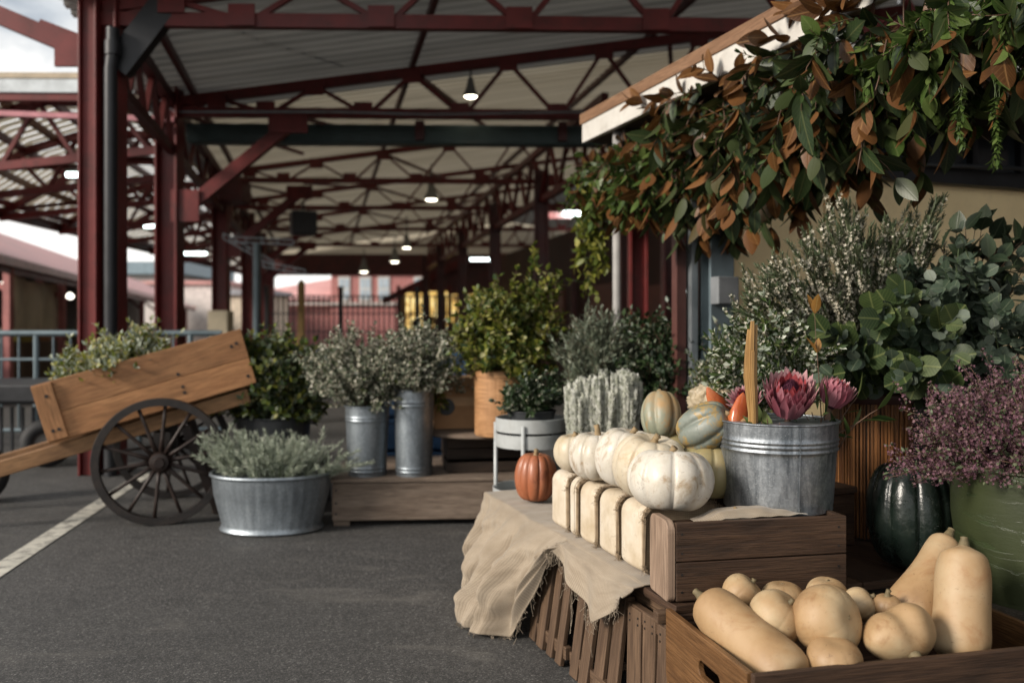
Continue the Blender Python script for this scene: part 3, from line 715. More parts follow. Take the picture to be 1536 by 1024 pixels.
# yellow lit shop at the far right end under the shed
t=thing('lit_shop','low gabled shop with warm yellow lit windows at the far end of the shed','shop',(-1,29.5,0))
x0,x1=-3.9,3.2
b=MB(); b.box(((x0+x1)/2,32.6,1.1),(x1-x0,5.8,2.2)); b.build('wall',plain('shop_interior_wall',(.12,.075,.05),.7),t)
b=MB(); xm=-.2
b.add([(x0,29.6,2.2),(x1,29.6,2.2),(x1,29.6,2.9),(xm,29.6,3.45),(-1.6,29.6,3.35)],[(0,1,2,3,4)],[[(0,0)]*5]); b.build('gable',REDD,t)
b=MB(); b.beam((x0-.5,29.45,1.95),(-1.6,29.45,3.35),.12,.22); b.beam((-1.6,29.45,3.35),(xm,29.45,3.5),.12,.22); b.beam((xm,29.45,3.5),(x1+.4,29.45,2.9),.12,.22); b.build('bargeboard',RED,t)
for i,(xa,xb,za,zb) in enumerate(((-3.62,-3.0,1.0,2.25),(-2.9,-2.2,1.1,2.3),(-2.05,-1.3,1.25,2.2),(-1.1,-.2,1.3,1.9))):
    b=MB(); b.box(((xa+xb)/2,29.6,(za+zb)/2),(xb-xa,.1,zb-za)); b.build('window',WARMWIN,t)
    b=MB()
    rr=random.Random(i)
    for k in range(5): 
        x=xa+.1+(xb-xa-.2)*rr.random(); b.box((x,29.5,za+.14+.1*rr.random()),(.14,.06,.3))
    b.build('display_goods',plain('shop_goods',(.2,.1,.05),.6) if i==0 else bpy.data.materials['shop_goods'],t)
for x in (-3.85,-2.95,-2.12,-1.2,0,1.2): b=MB(); b.box((x,29.4,1.25),(.12,.12,2.5)); b.build('post',RED,t)
# dark shop interior along the right of the shed
def WX(d): return 3.1-.235*(d-14)
t=thing('dark_shop','dark shop front of brick red boards along the right of the shed','shop',(WX(13),13,0))
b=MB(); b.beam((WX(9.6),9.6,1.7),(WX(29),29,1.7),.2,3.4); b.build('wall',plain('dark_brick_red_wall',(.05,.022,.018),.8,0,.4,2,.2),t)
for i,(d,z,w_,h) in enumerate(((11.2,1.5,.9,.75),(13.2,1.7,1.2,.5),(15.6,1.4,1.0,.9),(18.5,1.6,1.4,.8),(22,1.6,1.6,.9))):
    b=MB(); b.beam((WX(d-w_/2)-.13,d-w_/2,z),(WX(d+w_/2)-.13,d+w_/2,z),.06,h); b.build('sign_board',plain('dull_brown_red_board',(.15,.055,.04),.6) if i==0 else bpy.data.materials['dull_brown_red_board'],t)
for d in (10.5,12.2,14.4,17,20.2):
    b=MB(); b.box((WX(d)-.2,d,1.5),(.12,.12,3.0)); b.build('post',REDD,t)
# blue bin and carts behind the flowers
p=V3(-.62,6.2,0); t=thing('blue_crate_stack','stack of blue plastic crates half hidden behind the flower buckets','crate',p)
for k in range(4):
    b=MB(); z=.02+k*.23
    b.box(p+V3(0,0,z+.015),(.62,.42,.03))
    for s in(-1,1): b.box(p+V3(0,s*.2,z+.11),(.62,.03,.2)); b.box(p+V3(s*.3,0,z+.11),(.03,.38,.2)); b.box(p+V3(0,s*.218,z+.2),(.66,.02,.03))
    b.build('crate',plain('blue_plastic',(.02,.07,.16),.45) if k==0 else bpy.data.materials['blue_plastic'],t,bevel=.005)

# railing at the left
t=thing('railing','blue grey tubular railing with thin bars behind the handcart','railing',(-4.6,8.0,0))
def RL(x): return 8.0+.05*(x+4)
for z,r in((1.04,.028),(.80,.014),(.60,.028),(.15,.02)):
    b=MB(); b.tube([(-8.2,RL(-8.2),z),(-2.7,RL(-2.7),z)],r,8); b.build('rail',STEELBL,t,smooth=True)
x=-8.1
k=0
b2=MB()
while x<-2.7:
    if k%3==0:
        b=MB(); b.tube([(x,RL(x),0),(x,RL(x),1.05)],.026,8); b.build('post',STEELBL,t,smooth=True)
    else: b2.tube([(x,RL(x),.15),(x,RL(x),1.02)],.011,6)
    x+=.155; k+=1
b2.build('infill_bars',STEELBL,t)
# dark trolley behind the cart
p=GZ(70,700); p.y+=.0
t=thing('flatbed_trolley','black flatbed trolley with a fat rubber tyre behind the wooden cart','trolley',(p.x,p.y,0))
d=p.y
b=MB(); b.box(P(-20,588,d)+V3(0,.3,0),(1.0,.9,.13)); b.beam(P(-60,600,d),P(70,600,d),.05,.06); b.build('bed',BLACKM,t,bevel=.01)
b=MB()
for k in range(7):
    q=P(-30+k*16,610,d+.1); b.beam(q,q-V3(0,0,.42),.02,.02)
b.beam(P(-40,690,d+.1),P(70,690,d+.1),.03,.03); b.build('side_grille',BLACKM,t)
def tyre(c,r,tr,axis,parent,name='wheel',m=None):
    c=Vector(c); ax=Vector(axis).normalized(); q=ax.to_track_quat('Z','Y').to_matrix()
    b=MB(); n=14; b.lathe([((r-tr)+tr*math.cos(2*PI*k/n),tr*math.sin(2*PI*k/n)) for k in range(n+1)],36,c,rot=q,cap=False); w_=b.build(name,m or DKGREY,parent,smooth='all')
    b=MB(); b.lathe([(0,-.03),(r-1.9*tr,-.03),(r-1.7*tr,-.045),(r-1.7*tr,.045),(r-1.9*tr,.03),(0,.03)],24,c,rot=q); b.lathe([(.05,-.07),(.05,.07)],12,c,rot=q); b.build('rim',plain('dull_wheel_rim',(.12,.11,.10),.5,.4),w_,smooth=True)
tyre((p.x+.0,d,.19),.19,.06,(.35,-1,0),t,m=plain('black_rubber',(.015,.015,.016),.7))
tyre(GZ(-22,752)+V3(0,0,.17),.17,.05,(1,-.3,0),t,m=bpy.data.materials['black_rubber'])
# yellow tub and blue bits on the trolley
p=P(92,586,d-.05); b=MB(); b.tube([P(62,587,d),P(78,584,d),P(110,574,d)],[.035,.04,.03],8); tag(b.build('yellow_roll',plain('yellow_plastic',(.5,.33,.03),.5),loc=p,smooth=True),'yellow roll lying on the black trolley behind the cart','roll')
# ================================================================== shared materials for the flower stall
CARTWOOD=wood('orange_pine',(.32,.145,.06),(.48,.245,.11),.58,(.14,.07,.03),.6,1,.35,knots=.9)
GREYWOOD=wood('weathered_grey_wood',(.16,.115,.085),(.29,.225,.175),.8,(.07,.05,.038),.6,1,.5)
CRATEW=wood('old_brown_crate_wood',(.042,.022,.013),(.10,.055,.031),.6,(.014,.009,.006),.8,1,.8)
SLATW=wood('brown_slat_wood',(.078,.045,.027),(.18,.112,.067),.6,(.05,.03,.02),.5,1,.5)
ENDW=wood('pale_worn_crate_end',(.22,.145,.10),(.36,.26,.19),.65,(.09,.055,.035),.5,1,.4)
DARKW=wood('black_brown_wood',(.02,.013,.009),(.055,.034,.022),.7,(.01,.008,.006),.5)
RUSTW=wood('varnished_crate_wood',(.12,.055,.02),(.26,.135,.055),.42,(.05,.022,.01),.7,1,.6)
BARRELW=wood('honey_barrel_wood',(.30,.15,.065),(.45,.25,.12),.6,(.2,.09,.03),.4,1,.3)
CANEW=wood('split_cane',(.10,.035,.012),(.34,.15,.05),.42,(.05,.02,.008),.5,1,.4,knots=0)
CARD=plain('brown_cardboard',(.36,.2,.095),.75,0,.1,3,.1,dirt=(.22,.11,.05),dirt_amt=.4)
IRON=plain('black_cart_iron',(.018,.015,.014),.5,.2,.3,9,.2,dirt=(.06,.04,.03),dirt_amt=.4)
HUBW=wood('dark_spoke_wood',(.018,.011,.009),(.038,.022,.017),.5,(.02,.01,.008),.5)
STEMG=plain('green_stem',(.06,.09,.03),.6,0,.3,20,0); STEMB=plain('brown_stem',(.09,.05,.03),.7,0,.3,20,0); STEMW=plain('pale_woody_stem',(.2,.16,.11),.7,0,.3,20,0)
SOIL=plain('potting_soil',(.03,.02,.014),.95,0,.4,30,.6)
def galv(name,c=(.40,.44,.47),rough=.42,dark=(.14,.165,.185),met=.75,streak=.6):
    m,nt,b=newmat(name); oc=tco(nt)
    vo=nd(nt,'ShaderNodeTexVoronoi',{'Scale':130.0}); nt.links.new(oc,vo.inputs['Vector'])
    sp=ramp(nt,vo.outputs['Color'],[(.2,[x*.86 for x in c]),(.8,[min(1,x*1.12) for x in c])])
    st=noi(nt,vmap(nt,oc,(26,26,3.2)),1.0,5,.65,.5); big=noi(nt,oc,9,5,.65)
    s=mixc(nt,mth(nt,'MULTIPLY',ramp(nt,st,[(.42,0.0),(.66,1.0)]),streak),sp,dark)
    s=mixc(nt,mth(nt,'MULTIPLY',ramp(nt,big,[(.45,0.0),(.7,1.0)]),.6),s,dark)
    fl=noi(nt,oc,210,3,.7); s=mixc(nt,mth(nt,'MULTIPLY',ramp(nt,fl,[(.6,0.0),(.66,1.0)]),.35),s,(.75,.78,.8))
    setc(nt,b,s); b.inputs['Metallic'].default_value=met
    nt.links.new(mth(nt,'ADD',mth(nt,'MULTIPLY',big,.35),rough-.14),b.inputs['Roughness'])
    bump(nt,b,mth(nt,'ADD',fl,mth(nt,'MULTIPLY',vo.outputs['Distance'],.5)),.12,.003); return m
GALV=galv('galvanised_steel',(.42,.45,.48),.38,(.075,.09,.105),.85,.85); GALVD=galv('smooth_grey_zinc',(.27,.305,.335),.40,(.12,.14,.158),.78,.5)
# ---- leaves
L_OLIVE=leafmat('yellow_green_leaf',[(0,(.07,.10,.014)),(.4,(.16,.19,.028)),(.75,(.29,.29,.05)),(1,(.42,.39,.11))],.45,.4)
L_PALE=leafmat('pale_yellow_tip_leaf',[(0,(.36,.36,.12)),(1,(.58,.55,.3))],.5,.35)
L_GREEN=leafmat('mid_green_leaf',[(0,(.025,.05,.014)),(.5,(.06,.10,.025)),(1,(.13,.16,.05))],.4,.3)
L_DARK=leafmat('dark_green_leaf',[(0,(.012,.028,.012)),(.6,(.03,.055,.022)),(1,(.06,.09,.035))],.35,.2)
L_SILVER=leafmat('silver_green_leaf',[(0,(.26,.31,.24)),(.6,(.43,.47,.375)),(1,(.58,.6,.5))],.7,.2)
L_GREY=leafmat('grey_green_leaf',[(0,(.075,.10,.065)),(.6,(.15,.18,.12)),(1,(.26,.28,.2))],.6,.2)
L_HEATH=leafmat('heath_needle_leaf',[(0,(.05,.075,.035)),(.6,(.10,.13,.065)),(1,(.18,.2,.11))],.5,.25)
L_WHITEB=leafmat('white_woolly_leaf',[(0,(.62,.64,.54)),(.4,(.80,.81,.74)),(1,(.88,.88,.84))],.8,.45)
L_EUC=leafmat('blue_grey_gum_leaf',[(0,(.022,.04,.022)),(.55,(.055,.085,.055)),(1,(.14,.17,.135))],.5,.2,vein=(.17,.2,.13),back=[(0,(.09,.115,.085)),(1,(.17,.2,.16))])
L_EUCG=leafmat('round_green_gum_leaf',[(0,(.03,.055,.02)),(.6,(.06,.092,.03)),(1,(.095,.125,.05))],.45,.35,vein=(.24,.27,.1))
F_WHITE=leafmat('white_blossom',[(0,(.45,.42,.32)),(.6,(.6,.57,.46)),(1,(.76,.73,.64))],.7,.25)
F_CREAM=leafmat('cream_blossom',[(0,(.44,.4,.3)),(.6,(.6,.56,.45)),(1,(.74,.7,.6))],.7,.25)
F_PURPLE=leafmat('mauve_blossom',[(0,(.06,.025,.034)),(.35,(.115,.05,.072)),(.7,(.2,.09,.125)),(1,(.28,.17,.18))],.7,.2)
F_PURB=leafmat('brown_mauve_bud',[(0,(.07,.045,.035)),(.6,(.135,.085,.07)),(1,(.2,.13,.11))],.7,.15)

# ================================================================== wooden handcart
wc=GZ(240,787); yaw=math.atan2(.29,.957); til=R(16)
cart=thing('wooden_handcart','orange pine handcart tipped on large black spoked wheels',"handcart",(wc.x,wc.y,0),(0,0,yaw))
RT=Matrix.Rotation(-til,3,'Y')                       # tilt about local Y: +x end up
def cl(x,y,z): return RT@Vector((x,y,z))+Vector((-.07,0,.765))   # tilted box frame
Lc,Hc,Wc=1.13,.285,.64; y0=.075
# box frame origin: centre of the front face in x/z
def cbox(b,c,s): b.box(cl(*c),s,RT)
b=MB(); cbox(b,(0,y0+.012,.088),(Lc,.024,.174-.0)); cbox(b,(0,y0+.012,-.076),(Lc,.024,.15)); b.build('front_board',CARTWOOD,cart,bevel=.003,local=True)
b=MB(); cbox(b,(0,y0+Wc,0),(Lc,.024,Hc+.03)); b.build('rear_board',CARTWOOD,cart,bevel=.003,local=True)
for s in(-1,1):
    b=MB(); cbox(b,(s*(Lc/2-.013),y0+Wc/2+.006,0.01),(.026,Wc-.04,Hc+.02)); b.build('end_board',CARTWOOD,cart,bevel=.003,local=True)
b=MB(); cbox(b,(0,y0+Wc/2,-Hc/2-.005),(Lc-.06,Wc-.04,.02)); b.build('floor_board',CARTWOOD,cart,local=True)
b=MB(); cbox(b,(-Lc/2+.055,y0-.011,.012),(.105,.02,Hc+.026)); b.build('batten',CARTWOOD,cart,bevel=.003,local=True)
for y in(.14,.66):
    b=MB(); cbox(b,(-.42,y,-Hc/2-.07),(1.85,.055,.085)); b.build('shaft',wood('shaft_timber',(.24,.125,.055),(.38,.21,.1),.65,(.07,.035,.018),.6) if y<.2 else bpy.data.materials['shaft_timber'],cart,bevel=.006,local=True)
for x,z in((-.52,-.09),(-.49,-.09),(.17,.02),(.175,-.055),(.175,-.09),(.52,.1),(.53,-.1),(.49,.09),(-.5,.1)):
    b=MB(); c=cl(x,y0-.001 if x>-.4 else y0-.022,z); b.lathe([(0,-.004),(.009,-.004),(.010,.002),(0,.002)],8,c,rot=Matrix.Rotation(PI/2,3,'X')); b.build('bolt',IRON,cart,local=True)
b=MB(); b.tube([(0,-.06,.354),(0,.84,.354)],.022,8); b.box((0,.13,.42),(.09,.07,.16)); b.box((0,.66,.42),(.09,.07,.16)); b.build('axle',IRON,cart,local=True)
def cart_wheel(y,Rw=.352):
    c=Vector((0,y,Rw)); q=Matrix.Rotation(PI/2,3,'X')
    b=MB(); b.lathe([(Rw-.042,-.024),(Rw-.003,-.024),(Rw,-.02),(Rw,.02),(Rw-.003,.024),(Rw-.042,.024),(Rw-.042,-.024)],64,c,rot=q,cap=False); w_=b.build('wheel',IRON,cart,smooth=True,local=True)
    b=MB(); b.lathe([(0,-.075),(.026,-.075),(.03,-.05),(.048,-.045),(.056,-.02),(.056,.02),(.048,.045),(.03,.05),(.026,.07),(0,.07)],24,c,rot=q); b.build('hub',HUBW,w_,smooth=True,local=True)
    for k in range(14):
        a=2*PI*(k+.3)/14; u=Vector((math.cos(a),0,math.sin(a)))
        b=MB(); b.tube([c+u*.045,c+u*.13,c+u*.22,c+u*(Rw-.04)],[.015,.011,.0095,.0105],8); b.build('spoke',HUBW,w_,smooth='all',local=True)
cart_wheel(0.0); cart_wheel(.80)
for y in(.2,.62): b=MB(); b.beam((.12,y,.52),(.30,y,.02),.05,.05); b.build('prop_leg',HUBW,cart,local=True)
rm=Matrix.Rotation(yaw,3,'Z')
def cw(x,y,z): return rm@cl(x,y,z)+Vector((wc.x,wc.y,0))
rng=np.random.default_rng(3)
polys=[]
for x in np.linspace(-.36,.0,8):
    c=cw(x,y0+.3,-.05); polys+=fan(rng,16,c+V3(0,-.1,0),.14,.40,.17,.22,zmin=.6,dome=.4)
greens('leafy_herb_bunch','pale yellowish green herb bunch spilling from the wooden handcart','plant',cw(-.18,y0+.3,-.1),polys,
  [dict(tpl=T_SM,L=.045,W=.02,gap=.02,ang=50,per=2,t0=.3,mat=L_OLIVE,on='all',keep=.7),dict(tpl=T_SM,L=.045,W=.018,gap=.022,ang=45,per=2,t0=.45,mat=L_SILVER,on='all',keep=1,name='silver_foliage'),dict(tpl=T_SM,L=.04,W=.02,gap=.05,ang=45,per=2,t0=.6,mat=L_PALE,on='all',keep=.7,name='pale_tips')],STEMG,.003,
  flowers=[dict(tpl=T_BLOB,size=.02,gap=.05,t0=.7,mat=leafmat('peach_bud',[(0,(.45,.3,.13)),(1,(.55,.5,.38))],.7,.2),keep=.4,name='buds')],tw=(3,.09,45,.35),seed=3)

# ================================================================== galvanised tub with silver herb
tb=GZ(392,806); tb.y+=.20
tub=thing('galvanised_tub','oval galvanised tub with fluted sides on the asphalt','tub',(tb.x,tb.y,0))
def tubf(a,i,r,z): return 1+(.034*(abs(math.sin(a*17))**.6-.5) if .05<z<.27 else 0)
b=MB(); b.lathe([(.0,.012),(.262,.012),(.272,.004),(.28,.012),(.272,.025),(.268,.04),(.305,.20),(.318,.275),(.321,.295)],132,tub.location,sx=1,sy=.72,rf=tubf); b.lathe([(.312,.30),(.30,.22),(.26,.05)],80,tub.location,sx=1,sy=.72,cap=False); b.build('body',GALVD,tub,smooth=True,angle=50)
b=MB(); n=10; b.lathe([(.323+.011*math.cos(2*PI*k/n),.305+.011*math.sin(2*PI*k/n)) for k in range(n+1)],80,tub.location,sx=1,sy=.72,cap=False); b.build('rim',GALVD,tub,smooth='all')
b=MB(); b.lathe([(0,.25),(.29,.25)],40,tub.location,sx=1,sy=.72,cap=False); b.build('soil',SOIL,tub)
rng=np.random.default_rng(11)
polys=[]
for k in range(26):
    a=rng.uniform(0,2*PI); r=math.sqrt(rng.random()); c=tb+V3(.22*r*math.cos(a),.15*r*math.sin(a),.24)
    polys+=fan(rng,6,c,.02,.30,.13+.05*r,.10,lean=(.10*r*math.cos(a),.05*r*math.sin(a)),zmin=.55)
polys+=fan(rng,10,tb+V3(.24,-.02,.25),.04,.2,.2,.1,lean=(.16,-.03),zmin=.5)
greens('silver_herb','feathery silver grey curry herb growing in the oval tub','plant',tb+V3(0,0,.25),polys,
  [dict(tpl=T_NEEDLE,L=.028,W=.006,gap=.006,ang=52,per=3,t0=.2,mat=L_SILVER,jit=.2)],STEMG,.0022,tw=(2,.05,35,.3),seed=11)

# ================================================================== grey pot with shrub behind the tub
def pot(name,label,cat,c,r0,r1,h,m,rim=.012,seg=48,ribs=(),soil=True,sy=1,handles=False,bands=(),group=None):
    t=thing(name,label,cat,c,group=group); c=Vector(c)
    pr=[(0,.004),(r0-.006,.004),(r0,.0),(r0,.012)]
    n=28
    for k in range(1,n):
        z=h*k/n; r=r0+(r1-r0)*k/n
        for zb,am in bands: r+=am*math.exp(-((z-zb*h)/(h*.012+.0015))**2)
        pr.append((r,z))
    pr+=[(r1,h)]
    # finer rings near the bands
    if bands:
        zs=sorted(set([z for _,z in pr[4:]]+[zb*h+d_*.0022 for zb,_ in bands for d_ in(-3,-2,-1,0,1,2,3)]))
        pr=pr[:4]+[(r0+(r1-r0)*z/h+sum(am*math.exp(-((z-zb*h)/.0045)**2) for zb,am in bands),z) for z in zs if z>.012]
    b=MB(); b.lathe(pr,seg,c,sy=sy); b.lathe([(r1-.004,h),(r1-.008,h*.6),(r0,.03)],seg,c,sy=sy,cap=False); b.build('body',m,t,smooth=True,angle=60)
    if rim: b=MB(); n=8; b.lathe([(r1+rim*.3+rim*.5*math.cos(2*PI*k/n),h+rim*.5*math.sin(2*PI*k/n)) for k in range(n+1)],seg,c,sy=sy,cap=False); b.build('rim',m,t,smooth='all')
    if soil: b=MB(); b.lathe([(0,h*.9),(r1-.008,h*.9)],24,c,sy=sy,cap=False); b.build('soil',SOIL,t)
    if handles:
        for s in(-1,1):
            b=MB(); b.tube([c+V3(s*(r1+.0),-.05,h*.86),c+V3(s*(r1+.03),-.03,h*.84),c+V3(s*(r1+.035),0,h*.835),c+V3(s*(r1+.03),.03,h*.84),c+V3(s*(r1),.05,h*.86)],.006,6); b.build('handle',m,t,smooth='all')
    return t
pc=P(411,690,5.35); pc.z=.0
b=MB(); b.box(pc+V3(0,0,.14),(.6,.5,.28)); tag(b.build('low_crate',DARKW,loc=pc,bevel=.01),'dark low crate under the grey pot behind the tub','crate')
pt=pot('grey_pot','wide dark grey pot behind the oval tub','pot',pc+V3(0,0,.285),.20,.225,.265,DKGREY,handles=True)
rng=np.random.default_rng(21); pb=pc+V3(.0,0,.5)
polys=fan(rng,120,pb,.16,.62,.36,.30,rise=.45,dome=.45,zmin=.55,lean=(-.02,0))+fan(rng,40,pb,.16,.3,.34,.28,rise=.7,dome=.6,zmin=.3)
greens('variegated_shrub','bushy yellow green variegated shrub in the wide dark grey pot','shrub',pb,polys,
  [dict(tpl=T_SM,L=.05,W=.027,gap=.026,ang=55,per=2,t0=.25,mat=L_GREY,keep=.6,name='grey_foliage'),dict(tpl=T_SM,L=.05,W=.027,gap=.026,ang=55,per=2,t0=.25,mat=L_OLIVE,keep=.45),dict(tpl=T_SM,L=.055,W=.03,gap=.03,ang=60,per=2,t0=.15,mat=L_GREEN,keep=.8,name='inner_foliage'),dict(tpl=T_SM,L=.04,W=.022,gap=.05,ang=50,per=2,t0=.6,mat=L_PALE,keep=.6,name='pale_tips')],STEMB,.003,tw=(3,.12,45,.3),seed=21)

# ================================================================== wooden platform with two tall buckets
yv=R(4)
rp=Matrix.Rotation(yv,3,'Z'); plc=GZ(498,790); plo=Vector((plc.x,plc.y,0))
def pw(x,y,z): return plo+rp@V3(x,y,z)
plat=thing('wooden_platform','long weathered grey wooden box platform under the flower buckets','platform',plo)
b=MB(); b.box(pw(.62,.012,.135),(1.24,.024,.205),rp); b.build('front_board',GREYWOOD,plat,bevel=.004)
b=MB(); b.box(pw(.012,.42,.135),(.024,.79,.205),rp); b.box(pw(1.228,.42,.135),(.024,.79,.205),rp); b.build('end_board',GREYWOOD,plat,bevel=.004)
b=MB()
for k in range(5): b.box(pw(.62,.075+.17*k,.253),(1.27,.164,.022),rp)
b.build('top_board',GREYWOOD,plat,bevel=.003)
for x in(.05,1.18):
    b=MB(); b.box(pw(x,.045,.017),(.09,.055,.034),rp); b.box(pw(x,.77,.017),(.09,.055,.034),rp); b.build('foot',GREYWOOD,plat,bevel=.004)
b=MB()
for x in(.022,1.2):
    for z in(.07,.13,.2): b.lathe([(0,-.003),(.006,-.003),(.006,.002),(0,.002)],8,pw(x,.0,z),rot=Matrix.Rotation(PI/2,3,'X'))
b.build('nail',IRON,plat)
ZT=.264
def bucket_px(px,pyb,pyt,wt,wb,zb,label,bands,group,m=GALVD):
    c=GZ(px,pyb-6,zb); d=c.y
    h=(pyb-pyt)/F_PX*d*1.0
    return pot('tall_bucket',label,'bucket',c,wb*d/F_PX/2,wt*d/F_PX/2,h,m,.010,48,bands=bands,group=group),c,h
bk1,c1,h1=bucket_px(551,717,614,66,56,ZT,'shorter flared zinc bucket on the left of the grey platform',((.12,.003),(.07,.003),(.84,.003),(.80,.003)),'zinc flower buckets on the platform')
bk2,c2,h2=bucket_px(621,717,590,60,54,ZT,'taller narrow zinc bucket beside the dark wooden crates',((.09,.003),(.05,.003),(.86,.003),(.82,.003)),'zinc flower buckets on the platform')
for c,h,lab,sd,sx,lean in((c1,h1,'cloud of white blossom on thin twigs in the shorter zinc bucket',31,.34,(-.04,0)),(c2,h2,'cloud of white blossom on thin twigs in the taller zinc bucket',32,.27,(.03,0))):
    rng=np.random.default_rng(sd); base=c+V3(0,0,h*.8)
    H=(0.52 if sd==31 else .47)
    polys=fan(rng,75,base,.08,H,sx,.25,rise=.5,dome=.35,zmin=.6,lean=lean)+fan(rng,30,base+V3(0,0,.05),.08,H*.55,sx*1.05,.25,rise=.8,dome=.6,zmin=.4,lean=lean)
    greens('white_blossom_bunch',lab,'flowers',base,polys,
      [dict(tpl=T_SM,L=.03,W=.014,gap=.018,ang=50,per=2,t0=.25,mat=L_GREY,keep=.9),dict(tpl=T_SM,L=.03,W=.014,gap=.04,ang=50,per=2,t0=.2,mat=L_GREEN,keep=.5,name='green_foliage')],STEMB,.002,
      flowers=[dict(tpl=T_FLW,size=.019,gap=.018,t0=.42,mat=F_WHITE,keep=.62,off=.012),dict(tpl=T_BLOB,size=.011,gap=.03,t0=.4,mat=F_CREAM,keep=.5,off=.01,name='buds')],tw=(4,.13,40,.35),seed=sd,group='white blossom bunches in the zinc buckets')
# dark crates, round board, cardboard box and barrel behind
def crate_open(name,label,c,sx,sy,sz,rot,m,th=.018,cat='crate',nboards=2,bevel=.003,group=None,cap=False):
    t=thing(name,label,cat,c,group=group); c=Vector(c); q=Matrix.Rotation(rot,3,'Z')
    def w_(x,y,z): return c+q@V3(x,y,z)
    hb=sz/nboards
    for s in(-1,1):
        b=MB()
        for k in range(nboards): b.box(w_(0,s*(sy/2-th/2),hb*(k+.5)),(sx,th,hb-.004),q)
        b.build('long_side',m,t,bevel=bevel)
        b=MB(); b.box(w_(s*(sx/2-th*.5-.001),0,sz/2),(th,sy-2*th-.002,sz-.002),q); b.build('end_side',m,t,bevel=bevel)
    b=MB(); b.box(w_(0,0,.012),(sx-2*th-.004,sy-2*th-.004,.016),q); b.build('bottom',m,t)
    if cap: b=MB(); b.box(w_(0,0,sz-.012),(sx-2*th-.004,sy-2*th-.004,.016),q); b.build('lid',m,t)
    return t
crate_open('dark_crate','black brown wooden crate lying on the grey platform behind the zinc buckets',pw(.87,.36,ZT+.002),.52,.42,.06,R(8),DARKW,nboards=1)
crate_open('dark_crate','deep black brown crate carrying the round board',pw(.86,.42,ZT+.066),.50,.38,.13,R(10),DARKW,cap=True)
RB=pw(.86,.42,ZT+.20)
b=MB(); b.lathe([(0,0),(.37,0),(.385,.008),(.385,.022),(.37,.03),(0,.03)],48,RB,rf=lambda a,i,r,z:1+.012*math.sin(5*a)+.008*math.sin(13*a)); tag(b.build('round_board',GREYWOOD,loc=RB,smooth=True),'rough round wooden board lying on the dark crates','board')
cb=RB+V3(-.16,.06,.032)
t=thing('cardboard_box','brown cardboard box with a dark round hole beside the barrel','box',cb)
q=Matrix.Rotation(R(6),3,'Z'); S=.31
b=MB()
for s in(-1,1): b.box(cb+q@V3(s*(S/2),0,.15),(.006,S,.30),q); b.box(cb+q@V3(0,s*S/2,.15),(S-.008,.006,.30),q)
b.box(cb+V3(0,0,.296),(S-.012,S-.012,.006),q); b.build('carton',CARD,t)
b=MB(); b.box(cb+q@V3(0,-S/2-.004,.16),(S-.02,.002,.05),q); b.build('tape',plain('paper_tape',(.42,.25,.12),.5),t)
b=MB(); b.lathe([(0,-.003),(.045,-.003),(.05,.0),(.05,.003)],24,cb+q@V3(-.085,-S/2-.004,.13),rot=Matrix.Rotation(PI/2,3,'X')); b.build('hand_hole',BLACKM,t)
rng=np.random.default_rng(77)
greens('yellow_green_sprigs','drooping yellow green sprigs at the left edge of the cardboard box','plant',RB+V3(-.31,-.12,.28),fan(rng,14,RB+V3(-.30,-.12,.33),.03,-.26,.09,.05,rise=.4,zmin=.7),
  [dict(tpl=T_SM,L=.05,W=.02,gap=.02,ang=40,per=2,t0=.1,mat=L_OLIVE)],STEMG,.002,seed=77)
br=P(752,650,4.85); br.z=RB.z+.034
t=thing('wooden_barrel','honey coloured wooden stave barrel holding the tall shrub','barrel',br)
def stave(a,i,r,z): return 1-.012*(abs(((a*20/(2*PI))%1)-.5)<.06) 
hB=(650-552)/F_PX*4.8
b=MB(); b.lathe([(0,0),(.145,0),(.149,.01),(.150,hB*.5),(.152,hB-.035),(.152,hB-.01)],160,br,rf=stave); b.build('body',BARRELW,t,smooth=True)
for z in (hB-.03,):
    b=MB(); b.lathe([(.153,z-.01),(.158,z-.008),(.158,z+.022),(.145,z+.03),(.13,z+.028)],48,br,cap=False); b.build('hoop',BARRELW,t,smooth=True)
b=MB(); b.lathe([(0,hB-.04),(.15,hB-.04)],24,br,cap=False); b.build('soil',SOIL,t)
rng=np.random.default_rng(41); sb=br+V3(0.02,0,hB-.06)
polys=fan(rng,90,sb,.10,.56,.30,.28,rise=.5,dome=.45,zmin=.45,lean=(.02,0))+fan(rng,50,sb,.1,.33,.30,.28,rise=.8,dome=.6,zmin=.25)
polys+=fan(rng,9,sb+V3(.06,0,.1),.05,.60,.13,.08,lean=(.15,0),zmin=.8)+fan(rng,7,sb+V3(-.06,0,.1),.05,.45,.10,.08,lean=(-.06,0),zmin=.85)
greens('tall_shrub','tall bright yellow green shrub rising from the wooden barrel','shrub',sb,polys,
  [dict(tpl=T_SM,L=.042,W=.024,gap=.022,ang=55,per=2,t0=.2,mat=L_OLIVE,keep=.9),dict(tpl=T_SM,L=.045,W=.026,gap=.03,ang=60,per=2,t0=.1,mat=L_GREEN,keep=.6,name='inner_foliage'),dict(tpl=T_SM,L=.04,W=.024,gap=.05,ang=50,per=2,t0=.65,mat=L_PALE,keep=.6,name='pale_tips')],STEMB,.003,tw=(4,.11,45,.25),seed=41)

